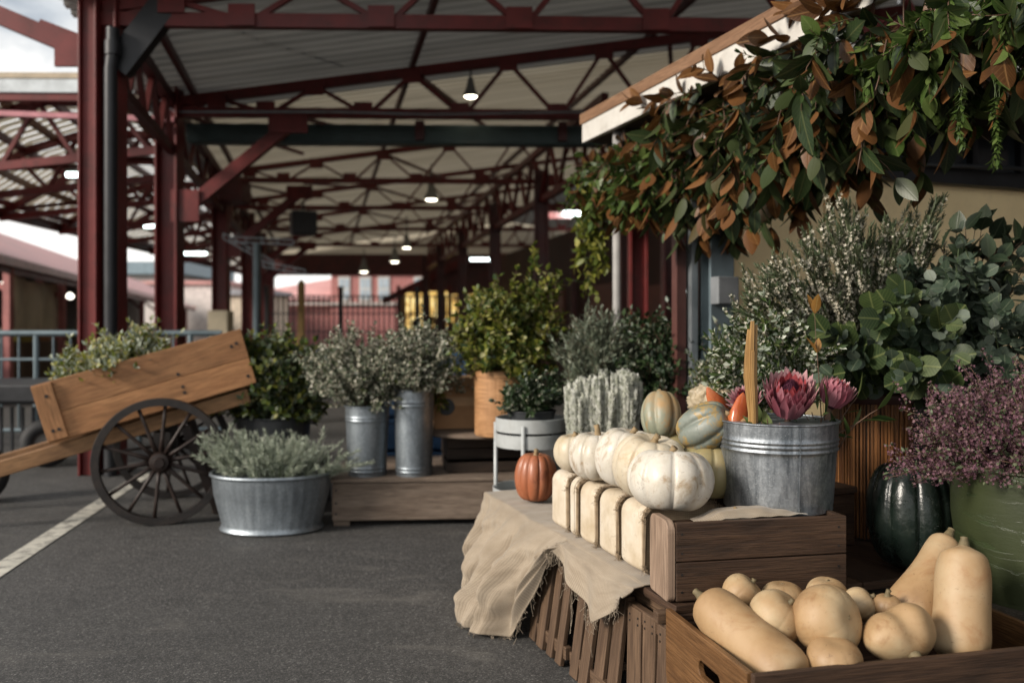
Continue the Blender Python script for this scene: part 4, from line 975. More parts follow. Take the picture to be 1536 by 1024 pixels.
# ================================================================== round tiered metal stand
sd=P(797,700,4.25); st0=Vector((sd.x,sd.y,0))
stand=thing('tiered_stand','pale grey metal stand with three round trays beside the orange pumpkin','stand',st0)
GREYP=plain('pale_grey_enamel',(.40,.42,.42),.45,.1,.06,5,.05,dirt=(.2,.19,.17),dirt_amt=.3)
rs=.172
for z in (.595,.52):
    b=MB(); hh=.062 if z>.5 else .022
    b.lathe([(0,z+.004),(rs-.004,z+.004),(rs-.003,z+hh),(rs,z+hh+.002),(rs+.003,z+hh),(rs+.002,z),(0,z)],56,st0); b.build('tray',GREYP,stand,smooth=True)
z=.27; b=MB(); b.lathe([(0,z+.004),(rs+.01,z+.004),(rs+.012,z+.05),(rs+.018,z+.05),(rs+.014,z),(0,z)],56,st0); b.build('tray',GREYP,stand,smooth=True)
for k in range(4):
    a=PI/4+k*PI/2+.55; b=MB(); u=V3(math.cos(a),math.sin(a),0)*(rs+.008); b.tube([st0+u,st0+u+V3(0,0,.63)],.010,8); b.build('leg',GREYP,stand,smooth='all')
pt=pot('black_pot','squat black bowl between the two upper trays of the metal stand','pot',st0+V3(.0,-.01,.527),.09,.105,.06,BLACKM,.004)
rng=np.random.default_rng(51); sb=st0+V3(.0,0,.60)
pt=pot('dark_pot','small dark pot on the top tray of the metal stand','pot',st0+V3(.0,0,.60),.10,.12,.09,DKGREY,.006)
greens('small_berry_plant','small leafy plant with white berries on the top tray of the stand','plant',sb+V3(0,0,.07),fan(rng,60,sb+V3(0,0,.05),.09,.27,.2,.17,rise=.5,dome=.6,zmin=.45,lean=(.01,0)),
  [dict(tpl=T_SM,L=.034,W=.018,gap=.015,ang=55,per=2,t0=.2,mat=L_DARK,keep=.9),dict(tpl=T_SM,L=.034,W=.018,gap=.03,ang=55,per=2,t0=.4,mat=L_GREY,keep=.7,name='pale_foliage')],STEMG,.002,
  flowers=[dict(tpl=T_BLOB,size=.011,gap=.035,t0=.5,mat=F_WHITE,keep=.5,name='berries')],tw=(2,.06,45,.35),seed=51)

# ================================================================== bench at the right with pots and plants
bc=Vector((.62,4.3,0))
bench=thing('trestle_bench','dark low trestle bench carrying the potted plants behind the pumpkins','bench',bc)
b=MB()
for k in range(4): b.box((1.10,4.0+.19*k,.485),(1.72,.18,.03))
b.build('top',DARKW,bench,bevel=.004)
for x in(.3,1.85):
    b=MB(); b.box((x,4.28,.235),(.06,.7,.47)); b.build('leg',DARKW,bench)
rng=np.random.default_rng(61)
# three white woolly bunches wrapped upright
for i,(px,top,wd) in enumerate(((868,572,.05),(903,562,.058),(938,556,.05))):
    c=P(px,655,3.95); c.z=.502
    H=1.1-(top-HY)/F_PX*3.95-c.z
    labs=('upright sheaf of white woolly heather nearest the metal stand','middle one of three upright white woolly heather sheaves','upright sheaf of white woolly heather nearest the gourds')
    pl=[]
    for k in range(75):
        a=rng.uniform(0,2*PI); r=math.sqrt(rng.random())*wd; p0=c+V3(r*math.cos(a)*.85,r*math.sin(a)*.85,.0); tp=c+V3(r*math.cos(a)*1.3+rng.normal(0,.006),r*math.sin(a)*1.3,H*(rng.uniform(.74,1.04)-.12*(r/wd)**2))
        s=np.linspace(0,1,6)[:,None]; pl.append(np.array(p0)*(1-s)+np.array(tp)*s+rng.normal(0,.002,(6,3)))
    greens('heather_sheaf',labs[i],'flowers',c,pl,[dict(tpl=T_SM,L=.026,W=.015,gap=.0065,ang=32,per=2,t0=.02,mat=L_WHITEB,keep=1),dict(tpl=T_SM,L=.022,W=.009,gap=.03,ang=40,per=2,t0=.05,mat=L_GREY,keep=.5,name='green_foliage')],STEMG,.002,seed=60+i,group='white heather sheaves')
def potted(px,py,d,zb,H,sx,sy,label,plab,sd,leaves,flowers=(),n=110,tw=(3,.1,45,.3),pr=.12,ph=.2,stem=STEMB,name='potted_shrub',lean=(0,0),zmin=.5,dome=.4):
    c=P(px,py,d); c.z=zb
    pot('nursery_pot',plab,'pot',c,pr*.8,pr,ph,BLACKM,.006)
    rng=np.random.default_rng(sd); b0=c+V3(0,0,ph*.9)
    polys=fan(rng,n,b0,pr*.8,H,sx,sy,rise=.5,dome=dome,zmin=zmin,lean=lean)+fan(rng,n//3,b0,pr*.8,H*.5,sx,sy,rise=.8,dome=.6,zmin=.3,lean=lean)
    return greens(name,label,'plant',b0,polys,leaves,stem,.0025,flowers,tw,sd)
ZB=.502
potted(897,600,4.55,ZB,.52,.24,.2,'grey green shrub with pale fine leaves behind the heather sheaves','black nursery pot behind the heather sheaves',71,
  [dict(tpl=T_LANCE,L=.035,W=.010,gap=.013,ang=40,per=2,t0=.2,mat=L_GREY,keep=.95),dict(tpl=T_LANCE,L=.035,W=.01,gap=.03,ang=40,per=2,t0=.5,mat=L_SILVER,keep=.7,name='pale_tips')],n=120,pr=.12,name='grey_shrub')
potted(1010,600,4.35,ZB,.50,.28,.22,'dense dark green shrub left of the cream wall','black nursery pot under the dense dark green shrub',72,
  [dict(tpl=T_SM,L=.036,W=.022,gap=.02,ang=55,per=2,t0=.15,mat=L_DARK,keep=.95),dict(tpl=T_SM,L=.03,W=.017,gap=.03,ang=50,per=2,t0=.6,mat=L_GREY,keep=.7,name='pale_tips')],n=130,pr=.14,name='dark_shrub')
potted(960,560,4.75,ZB,.5,.2,.15,'dark blue green shrub deep behind the grey shrub','black nursery pot deep behind the grey shrub',73,
  [dict(tpl=T_SM,L=.04,W=.022,gap=.022,ang=55,per=2,t0=.15,mat=L_DARK,keep=.95)],n=80,name='dark_shrub')
potted(1100,620,3.75,ZB-.04,.46,.17,.15,'light green flowering shrub in front of the cream wall corner','black nursery pot hidden behind the warty gourd',74,
  [dict(tpl=T_LANCE,L=.034,W=.013,gap=.014,ang=45,per=2,t0=.2,mat=L_GREEN,keep=.9),dict(tpl=T_LANCE,L=.04,W=.014,gap=.03,ang=45,per=2,t0=.3,mat=L_SILVER,keep=.5,name='pale_foliage')],
  flowers=[dict(tpl=T_FLW,size=.018,gap=.02,t0=.5,mat=F_WHITE,keep=.6,off=.008)],n=90,name='flowering_shrub',tw=(3,.08,40,.3))
# ================================================================== foreground stall table
E0=Vector((.354,2.4,0)); U=Vector((-.339,.941,0)).normalized(); W=Vector((.941,.339,0)).normalized()
UY=math.atan2(-U.x,U.y); QU=Matrix.Rotation(UY,3,'Z')      # local x -> W, local y -> U
TZ=.385
def T(t,v,z=TZ): return E0+U*t+W*v+V3(0,0,z)
def QX(c,s): return s
tab=thing('plank_table','low plank table top laid over standing slatted crates','table',T(.4,.0,0))
b=MB()
for k in range(9): b.box(T(.62,.10+.2*k,TZ-.012),(.196,1.62,.024),QU)
b.build('plank',CRATEW,tab,bevel=.003)
b=MB(); b.box(T(.62,.035,TZ-.045),(.022,1.6,.04),QU); b.build('edge_rail',SLATW,tab,bevel=.003)
# slatted crates standing under the edge, slats vertical, feet splayed out
def slat_crate(t0,t1,n,wd,label,lean=.05,top=.355,inset=.0):
    c=T((t0+t1)/2,.05,0); t=thing('slatted_crate',label,'crate',c,group='slatted crates under the table')
    rr=random.Random(int(t0*100)+9)
    for k in range(n):
        tt=t0+(t1-t0)*(k+.5)/n; wk=wd*rr.uniform(.85,1.1); ln=lean*rr.uniform(.9,1.1); tp=top-rr.uniform(0,.012)
        p0=T(tt+rr.uniform(-.006,.006),.004-ln,.004); p1=T(tt,.004+inset,tp)
        b=MB(); b.beam(p0,p1,wk,.016,up=tuple(-W)); sl_=b.build('slat',SLATW,t,bevel=.0025)
        b=MB(); dd_=(p1-p0).normalized()
        for s_ in(-.3,.3):
            for z_ in(.022,.04): q_=p1-dd_*z_+U*(wk*s_)-W*.0085; b.lathe([(0,-.002),(.0032,-.002),(.0032,.0012),(0,.0015)],7,q_,rot=(-W).to_track_quat('Z','Y').to_matrix())
        b.build('nail',IRON,sl_)
    for z in(.05,.315):
        b=MB(); f=z/top; b.beam(T(t0,.012-lean*(1-f)+inset,z),T(t1,.012-lean*(1-f)+inset,z),.022,.04); b.build('cross_batten',SLATW,t,bevel=.002)
    for tt in(t0+.012,t1-.012):
        b=MB(); b.box(T(tt,.2,.175),(.34,.018,.34),QU); b.build('end_board',CRATEW,t,bevel=.002)
    b=MB(); b.box(T((t0+t1)/2,.36,.175),(.016,t1-t0-.06,.34),QU); b.build('back_board',DARKW,t)
    return t
slat_crate(.42,.74,4,.052,'slatted crate stood on end with its left half under the hanging hessian')
slat_crate(.06,.39,4,.055,'slatted crate stood on end below the torn hessian corner')
slat_crate(-.22,.03,3,.075,'slatted crate with broad nailed slats beside the squash crate',lean=.03,top=.335,inset=-.02)
b=MB(); b.beam(T(.40,.03,.012),T(.08,.08,.12),.03,.02); p=T(.25,.05,.05); tag(b.build('loose_slat',SLATW,loc=p,bevel=.002),'loose slat lying inside the open crates near the asphalt','board')
# hessian cloth over the table edge
def burlap(name,c1,c2,holes=False):
    m,nt,b=newmat(name); uv=tco(nt,'UV')
    w1=nd(nt,'ShaderNodeTexWave',{'Scale':46.0,'Distortion':1.2,'Detail':2.0},wave_type='BANDS',bands_direction='X'); nt.links.new(uv,w1.inputs['Vector'])
    w2=nd(nt,'ShaderNodeTexWave',{'Scale':46.0,'Distortion':1.2,'Detail':2.0},wave_type='BANDS',bands_direction='Y'); nt.links.new(uv,w2.inputs['Vector'])
    wv=mth(nt,'MULTIPLY',w1.outputs['Fac'],w2.outputs['Fac']); n=noi(nt,uv,9,6,.65); n2=noi(nt,vmap(nt,uv,(3,40,1)),2,4)
    c=ramp(nt,n,[(.3,c1),(.7,c2)]); c=mixc(nt,mth(nt,'MULTIPLY',ramp(nt,wv,[(0,1.0),(.4,0.0)]),.45),c,[x*.45 for x in c1]); c=mixc(nt,mth(nt,'MULTIPLY',n2,.35),c,[x*.7 for x in c1])
    setc(nt,b,c); b.inputs['Roughness'].default_value=.9; b.inputs['Specular IOR Level'].default_value=.15; b.inputs['Sheen Weight'].default_value=.2
    bump(nt,b,wv,.3,.0015); return m
BURL=burlap('hessian_weave',(.27,.215,.155),(.41,.345,.265))
def clothpt(u,v):
    t=np.interp(u,[0,.30,.36,.62,1],[-.02,.47,.497,.63,1.40]); t=float(t); flap=t<.50
    n1=mnoise.noise(Vector((t*4.1,v*3.0,2.2))); n2=mnoise.noise(Vector((t*11,v*9,7.7)))
    top=E0+U*t
    if v<.28:
        vv=(.28-v)/.28*.30; lim=.30 if t>.86 else .16
        z=TZ+.006+.006*abs(n2)+.004*n1
        p=top+W*(vv-.004); p.z=z; return p
    q=(v-.28)/.72
    if flap:
        # triangular torn corner hanging over the edge
        x=t/.50; h=.135*max(0,min((x)/.36,1-(x-.36)/.64))**.85+.018
        h*=1+.05*n2
        out=.032*math.sin(min(1,q*5)*PI/2)+.03*q*q+.012*math.sin(t*34+q*2)*q
        p=top-W*out+U*(.05*q*(x-.4)*0-.02*q); p.z=TZ+.004-h*q*(1-.1*(1-q)); return p
    f=(t-.50)/.88
    C=Vector((.005,3.0,.012)); D=Vector((-.145,3.15,.006)); Fp=Vector((-.155,3.70,.008))
    B=C.lerp(D,f/.36) if f<.36 else D.lerp(Fp,(f-.36)/.64)
    # scalloped near edge: the first folds are pulled up
    short=max(0,1-f/.10)**1.4
    B=B.lerp(Vector((top.x-.02,top.y,TZ-.03)),short)
    e=1-(1-q)**(1.35+.5*(1-f)); s=q
    p=Vector((top.x+(B.x-top.x)*e,top.y+(B.y-top.y)*e,TZ+.004+(B.z-TZ)*s**1.05))
    sw=math.sin(f*26+1.5*q*q+n1*2.2+.8); sw2=math.sin(f*61-2.2*q+n1*3)
    fold=(.046*sw+.012*sw2)*min(1,q*1.6)*(.45+.55*math.sin(q*PI*.75+.3))+.02*n2*min(1,q*3)+.026*n1*q+(.010*mnoise.noise(Vector((t*30,v*14,1.1)))+.020*mnoise.noise(Vector((t*9+v*3,v*5-t*4,4.4))))*min(1,q*4)
    fold+=.012*math.sin(q*11+f*9+n1*3)*q
    return p-W*(.012*min(1,q*5))-W*fold+V3(0,0,.5*fold*max(0,q-.75)) if p.z>.0 else p
b=MB(); b.grid(clothpt,300,110,uv=lambda u,v:(u*1.5,v*.85))
b.V=[(x,y,max(z,.006)) for x,y,z in b.V]
p=T(.6,0,TZ); cloth=b.build('hessian_cloth',BURL,loc=p,smooth='all'); tag(cloth,'beige hessian cloth hanging over the table edge down to the asphalt','cloth')
md=cloth.modifiers.new('thick','SOLIDIFY'); md.thickness=.003
# frayed threads along the hem are part of the cloth
rng=np.random.default_rng(5); b=MB()
def thread(p,l,dr):
    k=6; pts=[]; d=Vector(dr).normalized()
    for i in range(k): pts.append(Vector(p)+d*l*i/(k-1)+Vector(rng.normal(0,.0025,3))*(1+i*.4)-V3(0,0,l*.4*(i/(k-1))**2))
    b.tube(pts,.0006,3)
for i in range(150):
    u=rng.uniform(.02,.98); c=clothpt(u,1.0)
    thread(c,rng.uniform(.008,.03) if rng.random()<.9 else rng.uniform(.05,.1),tuple(-W*rng.uniform(0,.6)+V3(rng.normal(0,.3),rng.normal(0,.3),-1)))
for i in range(80):
    v=rng.uniform(.3,1); c=clothpt(.375,v); thread(c,rng.uniform(.006,.02),(rng.normal(.5,.3),-.6,-.4))
b.build('fringe',BURL,cloth)

# ---- row of cream hessian edged blocks
def blockmat():
    m,nt,b=newmat('cream_papery_block'); oc=tco(nt); inf=nt.nodes.new('ShaderNodeObjectInfo')
    va=nd(nt,'ShaderNodeVectorMath',operation='ADD'); nt.links.new(oc,va.inputs[0]); cb=nt.nodes.new('ShaderNodeCombineXYZ'); nt.links.new(mth(nt,'MULTIPLY',inf.outputs['Random'],20),cb.inputs[0]); nt.links.new(cb.outputs[0],va.inputs[1]); v=va.outputs[0]
    n=noi(nt,v,7,6,.65); c=ramp(nt,n,[(.3,(.38,.305,.205)),(.5,(.52,.45,.35)),(.72,(.62,.57,.49))])
    c=mixc(nt,mth(nt,'MULTIPLY',inf.outputs['Random'],.35),c,(.5,.36,.2))
    cr=nd(nt,'ShaderNodeTexVoronoi',{'Scale':26.0},feature='DISTANCE_TO_EDGE'); dn=noi(nt,v,14,4); vb=nd(nt,'ShaderNodeVectorMath',operation='ADD'); nt.links.new(v,vb.inputs[0]); nt.links.new(mth(nt,'MULTIPLY',dn,.12),vb.inputs[1]); nt.links.new(vb.outputs[0],cr.inputs['Vector'])
    ln=mth(nt,'MULTIPLY',ramp(nt,cr.outputs[0],[(.0,1.0),(.03,0.0)]),ramp(nt,noi(nt,v,11,3),[(.5,0.0),(.62,1.0)]))
    c=mixc(nt,mth(nt,'MULTIPLY',ln,.5),c,(.2,.14,.09)); setc(nt,b,c); b.inputs['Roughness'].default_value=.6
    bump(nt,b,mth(nt,'ADD',n,mth(nt,'MULTIPLY',ln,-.5)),.35,.006); return m
BLOCK=blockmat()
BURLD=burlap('dark_hessian_edge',(.30,.22,.14),(.48,.37,.25))
def rrect(w,h,r,n=6):
    pts=[]
    for cx,cy,a0 in((w/2-r,h-r,0),(-w/2+r,h-r,90),(-w/2+r*.5,r*.5,180),(w/2-r*.5,r*.5,270)):
        rr=r if a0<180 else r*.5
        for k in range(n+1): a=R(a0+90*k/n); pts.append((cx+rr*math.cos(a),cy+rr*math.sin(a)))
    return pts
tl=[(.068,.145),(.235,.128),(.383,.128),(.531,.062),(.612,.145)]
labs=['cream block with a frayed hessian end, nearest the brown wooden box','cream block second from the brown wooden box','smooth whiter cream block in the middle of the row','narrow darker tan block in the row','cream block at the far end of the row beside the orange pumpkin']
BZ=TZ+.008
for (t0,ln),lab in zip(tl,labs):
    w_,h_=.25,.196; c=T(t0+ln/2,.045+w_/2,BZ); sd=random.Random(lab)
    t=thing('cream_block',lab,'block',c,group='row of cream blocks on the hessian'); pr=rrect(w_,h_,.042); n=len(pr)
    b=MB(); rings=[(-ln/2+.006,.955),(-ln/2+.010,.985),(-ln/2+.022,1.0),(-ln/4,1.008),(0,1.012),(ln/4,1.008),(ln/2-.022,1.0),(ln/2-.010,.985),(ln/2-.006,.955)]
    vs=[];fs=[];us=[]
    for y,s in rings:
        for i,(x,z) in enumerate(pr):
            dn=1+.012*mnoise.noise(Vector((x*14,y*14,z*14+t0*50))); q=c+W*(x*s*dn)+U*y; q.z=c.z+(z-h_/2)*s*dn+h_/2; vs.append(q)
    for i in range(len(rings)-1):
        for k in range(n):
            k2=(k+1)%n; fs.append((i*n+k,i*n+k2,(i+1)*n+k2,(i+1)*n+k)); us.append([(k*.02,i*.03)]*4)
    fs.append(tuple(range(n))[::-1]); us.append([(p_[0],p_[1]) for p_ in pr][::-1]); fs.append(tuple(range((len(rings)-1)*n,len(rings)*n))); us.append([(p_[0],p_[1]) for p_ in pr])
    b.add(vs,fs,us); b.build('body',BLOCK,t,smooth=True,angle=50)
    # hessian facing with frayed lip on the near end
    b=MB(); pts=[]
    vs=[];fs=[];us=[]
    for y,s in((-ln/2+.008,.98),(-ln/2+.004,1.004),(-ln/2-.004,1.0),(-ln/2-.006,.95),(-ln/2+.004,.90)):
        for i,(x,z) in enumerate(pr):
            jj=1+.02*sd.uniform(-1,1); q=c+W*(x*s*jj)+U*y; q.z=c.z+(z-h_/2)*s*jj+h_/2; vs.append(q)
    for i in range(4):
        for k in range(n): k2=(k+1)%n; fs.append((i*n+k,(i+1)*n+k,(i+1)*n+k2,i*n+k2)); us.append([(k*.02,i*.02),(k*.02,i*.02+.02),(k*.02+.02,i*.02+.02),(k*.02+.02,i*.02)])
    fs.append(tuple(range(4*n,5*n))[::-1]); us.append([(p_[0],p_[1]) for p_ in pr][::-1]); b.add(vs,fs,us)
    rng=np.random.default_rng(int(t0*1000))
    for k in range(70):
        i=rng.integers(n); x,z=pr[i]; q=c+W*(x*.99)+U*(-ln/2-.003); q.z=c.z+(z-h_/2)*.99+h_/2
        thread(q,rng.uniform(.006,.02),tuple(-U*rng.uniform(.2,1)+W*(x*4+rng.normal(0,.3))+V3(0,0,(z-h_/2)*6+rng.normal(0,.3))))
    b.build('hessian_end',BURLD,t)

# ---- brown wooden box and the riser that carries bucket and pumpkins
BXY=R(11); QB=Matrix.Rotation(BXY,3,'Z'); bxc=Vector((.412,2.235,TZ+.004))
def bw(x,y,z): return bxc+QB@V3(x,y,z)
bx=thing('brown_box','dark brown two board wooden box with a worn rounded end','box',bxc)
BL,BH,BD=.485,.205,.135
for k in range(2):
    b=MB(); b.box(bw(BL/2+.012,.009,BH*(.25+.5*k)-.0),(BL-.0,.018,BH/2-.003),QB); b.build('front_board',CRATEW,bx,bevel=.0025)
b=MB(); prr=rrect(BD+.0,BH+.004,.03,5)
def slab(b,pr,c,ax,th,q):
    n=len(pr); vs=[];
    for s in(-1,1):
        for y,z in pr: vs.append(c+q@V3(s*th/2,y,z))
    fs=[tuple(range(n))[::-1],tuple(range(n,2*n))]; us=[[(p_[1],p_[0]) for p_ in pr][::-1],[(p_[1],p_[0]) for p_ in pr]]
    for k in range(n): k2=(k+1)%n; fs.append((k,k2,n+k2,n+k)); us.append([(k*.02,0),(k*.02+.02,0),(k*.02+.02,th),(k*.02,th)])
    b.add(vs,fs,us)
slab(b,prr,bw(.0,BD/2,0),0,.022,QB); b.build('end_board',ENDW,bx,bevel=.003)
b=MB(); b.box(bw(BL+.004,BD/2+.01,BH/2),(.016,BD-.022,BH-.004),QB); b.build('end_board',CRATEW,bx,bevel=.002)
b=MB(); b.box(bw(BL/2,BD-.006,BH/2-.01),(BL-.03,.016,BH-.03),QB); b.build('back_board',CRATEW,bx)
b=MB(); b.box(bw(BL/2,BD/2+.004,.03),(BL-.03,BD-.034,.02),QB); b.build('bottom',CRATEW,bx)
b=MB()
for x in(.028,BL-.012):
    for z in(.025,.07,.125,.175): b.lathe([(0,-.0015),(.0035,-.0015),(.0035,.001),(0,.001)],8,bw(x,.0,z),rot=QB@Matrix.Rotation(PI/2,3,'X'))
b.build('nail',IRON,bx)
RZ=TZ+.196
rz=thing('riser_crate','plank crate mostly hidden behind the brown box, carrying bucket and gourds','crate',T(.35,.62,TZ))
b=MB()
for k in range(4): b.box(T(.50,.385+.14*k,RZ-.012),(.136,.72,.02),QU)
b.build('top_board',CRATEW,rz,bevel=.002)
for tt in(.16,.84): b=MB(); b.box(T(tt,.595,TZ+.089),(.55,.02,.17),QU); b.build('end_board',CRATEW,rz,bevel=.002)

# ---- pumpkins
def skin(name,stops,patch=None,pamt=.5,spk=(.16,.12,.08),samt=.5,rough=.5,pscale=7,coat=0,stretch=(1,1,1),blot=None,bamt=.3,bst=.3,pr=(.52,.66)):
    m,nt,b=newmat(name); oc=tco(nt); inf=nt.nodes.new('ShaderNodeObjectInfo')
    va=nd(nt,'ShaderNodeVectorMath',operation='ADD'); nt.links.new(oc,va.inputs[0]); cb=nt.nodes.new('ShaderNodeCombineXYZ'); nt.links.new(mth(nt,'MULTIPLY',inf.outputs['Random'],30),cb.inputs[0]); nt.links.new(mth(nt,'MULTIPLY',inf.outputs['Random'],17),cb.inputs[1]); nt.links.new(cb.outputs[0],va.inputs[1]); v=va.outputs[0]
    n=noi(nt,vmap(nt,v,stretch),pscale,6,.6); c=ramp(nt,n,[(.28+.44*i/(len(stops)-1),s) for i,s in enumerate(stops)])
    if patch:
        pn=noi(nt,v,pscale*2.2,7,.7,.6); c=mixc(nt,mth(nt,'MULTIPLY',ramp(nt,pn,[(pr[0],0.0),(pr[1],1.0)]),pamt),c,patch)
    if blot:
        bn=noi(nt,v,pscale*.9,4,.6); c=mixc(nt,mth(nt,'MULTIPLY',ramp(nt,bn,[(.5,0.0),(.62,1.0)]),bamt),c,blot)
    sc_=noi(nt,vmap(nt,v,(1,1,2.2)),62,3,.75,1.5); sp=mth(nt,'MULTIPLY',ramp(nt,sc_,[(.63,0.0),(.67,1.0)]),ramp(nt,noi(nt,v,9,3),[(.42,0.0),(.6,1.0)]))
    c=mixc(nt,mth(nt,'MULTIPLY',sp,samt),c,spk); setc(nt,b,c)
    nt.links.new(mth(nt,'ADD',mth(nt,'MULTIPLY',n,.3),rough-.15),b.inputs['Roughness']); b.inputs['Subsurface Weight'].default_value=.05; b.inputs['Subsurface Radius'].default_value=(.01,.006,.004)
    if coat: b.inputs['Coat Weight'].default_value=coat; b.inputs['Coat Roughness'].default_value=.2
    bump(nt,b,mth(nt,'SUBTRACT',mth(nt,'MULTIPLY',noi(nt,v,28,5),.6),mth(nt,'MULTIPLY',sp,.5)),bst,.006); return m
S_WHITE=skin('white_pumpkin_skin',[(.42,.37,.285),(.55,.51,.44),(.62,.59,.53)],(.31,.22,.13),.85,(.15,.10,.06),.85,.42,8,bst=.5)
S_CREAM=skin('cream_pumpkin_skin',[(.39,.315,.2),(.50,.43,.32),(.57,.51,.41)],(.38,.26,.13),.6,(.17,.12,.08),.7,.45,8)
S_BLUE=skin('grey_green_gourd_skin',[(.095,.115,.09),(.16,.18,.155),(.235,.25,.22)],(.32,.20,.05),.85,(.07,.07,.05),.6,.45,9,blot=(.30,.17,.05),bamt=.5,bst=.5,pr=(.5,.58))
S_BLUE2=skin('tan_green_gourd_skin',[(.11,.13,.09),(.2,.21,.15),(.26,.25,.18)],(.34,.18,.05),.85,(.08,.08,.06),.6,.45,6,blot=(.36,.21,.08),bamt=.8,bst=.5)
S_OLIVE=skin('olive_tan_squash_skin',[(.16,.14,.06),(.25,.21,.10),(.32,.26,.14)],(.3,.2,.08),.4,(.1,.1,.08),.3,.45,8)
S_ORANGE=skin('dusky_orange_pumpkin_skin',[(.22,.07,.03),(.33,.11,.05),(.40,.18,.10)],(.14,.045,.025),.75,(.08,.03,.02),.3,.4,7,stretch=(2,2,.5))
S_WARTY=skin('pale_warty_gourd_skin',[(.24,.2,.13),(.38,.31,.21),(.36,.25,.14)],(.25,.24,.16),.4,(.2,.14,.08),.4,.5,10)
S_DARK=skin('dark_green_pumpkin_skin',[(.004,.008,.006),(.008,.014,.011),(.014,.022,.017)],(.05,.06,.05),.5,(.09,.11,.10),.7,.3,12,bst=.9,pr=(.55,.7))
S_BUTTER=skin('butternut_skin',[(.235,.138,.066),(.33,.21,.104),(.39,.265,.145)],(.27,.14,.06),.7,(.15,.08,.035),.8,.55,5,stretch=(1.6,1.6,.35),bst=.3,blot=(.42,.34,.22),bamt=.45)
S_BUTTER2=skin('pale_squash_skin',[(.235,.14,.067),(.335,.216,.108),(.395,.272,.147)],(.24,.13,.055),.85,(.14,.08,.04),.9,.55,6,bst=.3,blot=(.43,.35,.22),bamt=.45)
STEMP=plain('dry_pumpkin_stem',(.24,.17,.09),.8,0,.4,40,.5); STEMGN=plain('brown_grey_squash_stem',(.13,.10,.05),.7,0,.4,40,.5)
def pumpkin(name,label,c,Rr,H,skinm,ribs=10,dep=.09,rot=(0,0,0),stem=.035,stemm=None,dimp=.16,group=None,seed=0,sq=.85,warts=0,oval=(1,1),stem_tilt=.4,cat='pumpkin',top=.0,taper=0,bvar=.04,srad=.011,blobs=()):
    """c = lowest point; built upright about the base and tipped by rot"""
    t=thing(name,label,cat,c,rot,group); rnd=random.Random(seed); ph=rnd.random()*6
    seg,st=max(72,ribs*12),40
    rib_w=[rnd.uniform(.6,1.2) for _ in range(ribs)]
    def pt(u,v):
        a=2*PI*u; f=PI*v; sf=math.sin(f)
        x=a*ribs/(2*PI); k=int(x)%ribs; fr=x-int(x); g=abs(math.sin(PI*fr)); 
        groove=dep*rib_w[k]*(1-g**.55)
        r=Rr*(abs(sf)**sq)*(1-groove*min(1,sf*1.8+.15))*(1-taper*(1-v)+taper*.2)
        nz=mnoise.noise(Vector((math.cos(a)*1.1+ph,math.sin(a)*1.1,v*2)))
        r*=1+bvar*nz
        z=H/2*(1-math.cos(f)) if False else H/2+H/2*math.cos(f)*(-1)
        z=H/2-H/2*math.cos(PI-f) if False else H/2*(1+math.cos(f))
        zt=dimp*H*math.exp(-(r/(.42*Rr))**2)
        z=z-zt if v<.5 else z+zt*.6
        if v<.5: z-=top*H*groove*3
        if warts:
            wn=mnoise.noise(Vector((math.cos(a)*sf*5+ph,math.sin(a)*sf*5,math.cos(f)*5))); r*=1+warts*max(0,wn)
            z+=warts*.3*H*max(0,wn)*math.cos(f)
        return Vector((r*math.cos(a)*oval[0],r*math.sin(a)*oval[1],z))
    b=MB(); b.grid(lambda i,j:pt(i,j*.996+.002),seg,st,uv=lambda a_,b_:(a_*2,b_))
    # weld the seam
    o=b.build('body',skinm,t,smooth='all',local=True)
    bm=bmesh.new(); bm.from_mesh(o.data); bmesh.ops.remove_doubles(bm,verts=bm.verts,dist=1e-5)
    for e in [e for e in bm.edges if e.is_boundary][:1]: pass
    bmesh.ops.recalc_face_normals(bm,faces=bm.faces)
    bm.to_mesh(o.data); bm.free(); o.data.polygons.foreach_set('use_smooth',[True]*len(o.data.polygons))
    zt=H*(1-dimp)-.004
    b=MB(); a=rnd.random()*6; dx,dy=math.cos(a)*stem_tilt,math.sin(a)*stem_tilt; L=stem
    pts=[V3(0,0,zt-.004),V3(dx*L*.1,dy*L*.1,zt+L*.3),V3(dx*L*.4,dy*L*.4,zt+L*.7),V3(dx*L,dy*L,zt+L)]
    if stem: b.tube(pts,[srad*1.9,srad*1.05,srad*.8,srad*.95],7); b.build('stem',stemm or STEMP,t,smooth='all',local=True)
    return t
GW='white pumpkins in a row on the cream blocks'
def PX(px,pyb,d): return P(px,pyb,d)
def on(px,d,z): return Vector(((px-HX)/F_PX*d,d,z))
pumpkin('white_pumpkin','largest white pumpkin, on the brown box end and nearest the bucket',on(1005,2.40,BXZ:=TZ+.197),.122,.190,S_WHITE,9,.10,(R(-6),R(6),.4),.026,group=GW,seed=1,dimp=.15)
pumpkin('white_pumpkin','tall cream pumpkin leaning behind the largest white pumpkin',on(968,2.57,RZ+.008),.112,.205,S_CREAM,9,.10,(R(4),R(-10),1.9),.03,group=GW,seed=2)
pumpkin('white_pumpkin','tall white pumpkin in the middle of the row of five',on(936,2.72,RZ+.008),.108,.205,S_WHITE,10,.09,(R(0),R(-8),2.9),.028,group=GW,seed=3)
pumpkin('white_pumpkin','round white pumpkin with a standing grey stem, second from the orange pumpkin',on(897,2.86,RZ+.008),.098,.175,S_WHITE,10,.09,(R(0),R(0),.9),.045,group=GW,seed=4,stem_tilt=.15)
pumpkin('white_pumpkin','small dull white pumpkin at the far end above the orange pumpkin',on(866,3.05,RZ+.008),.080,.145,S_CREAM,9,.08,(R(0),R(-5),.2),.02,group=GW,seed=5)
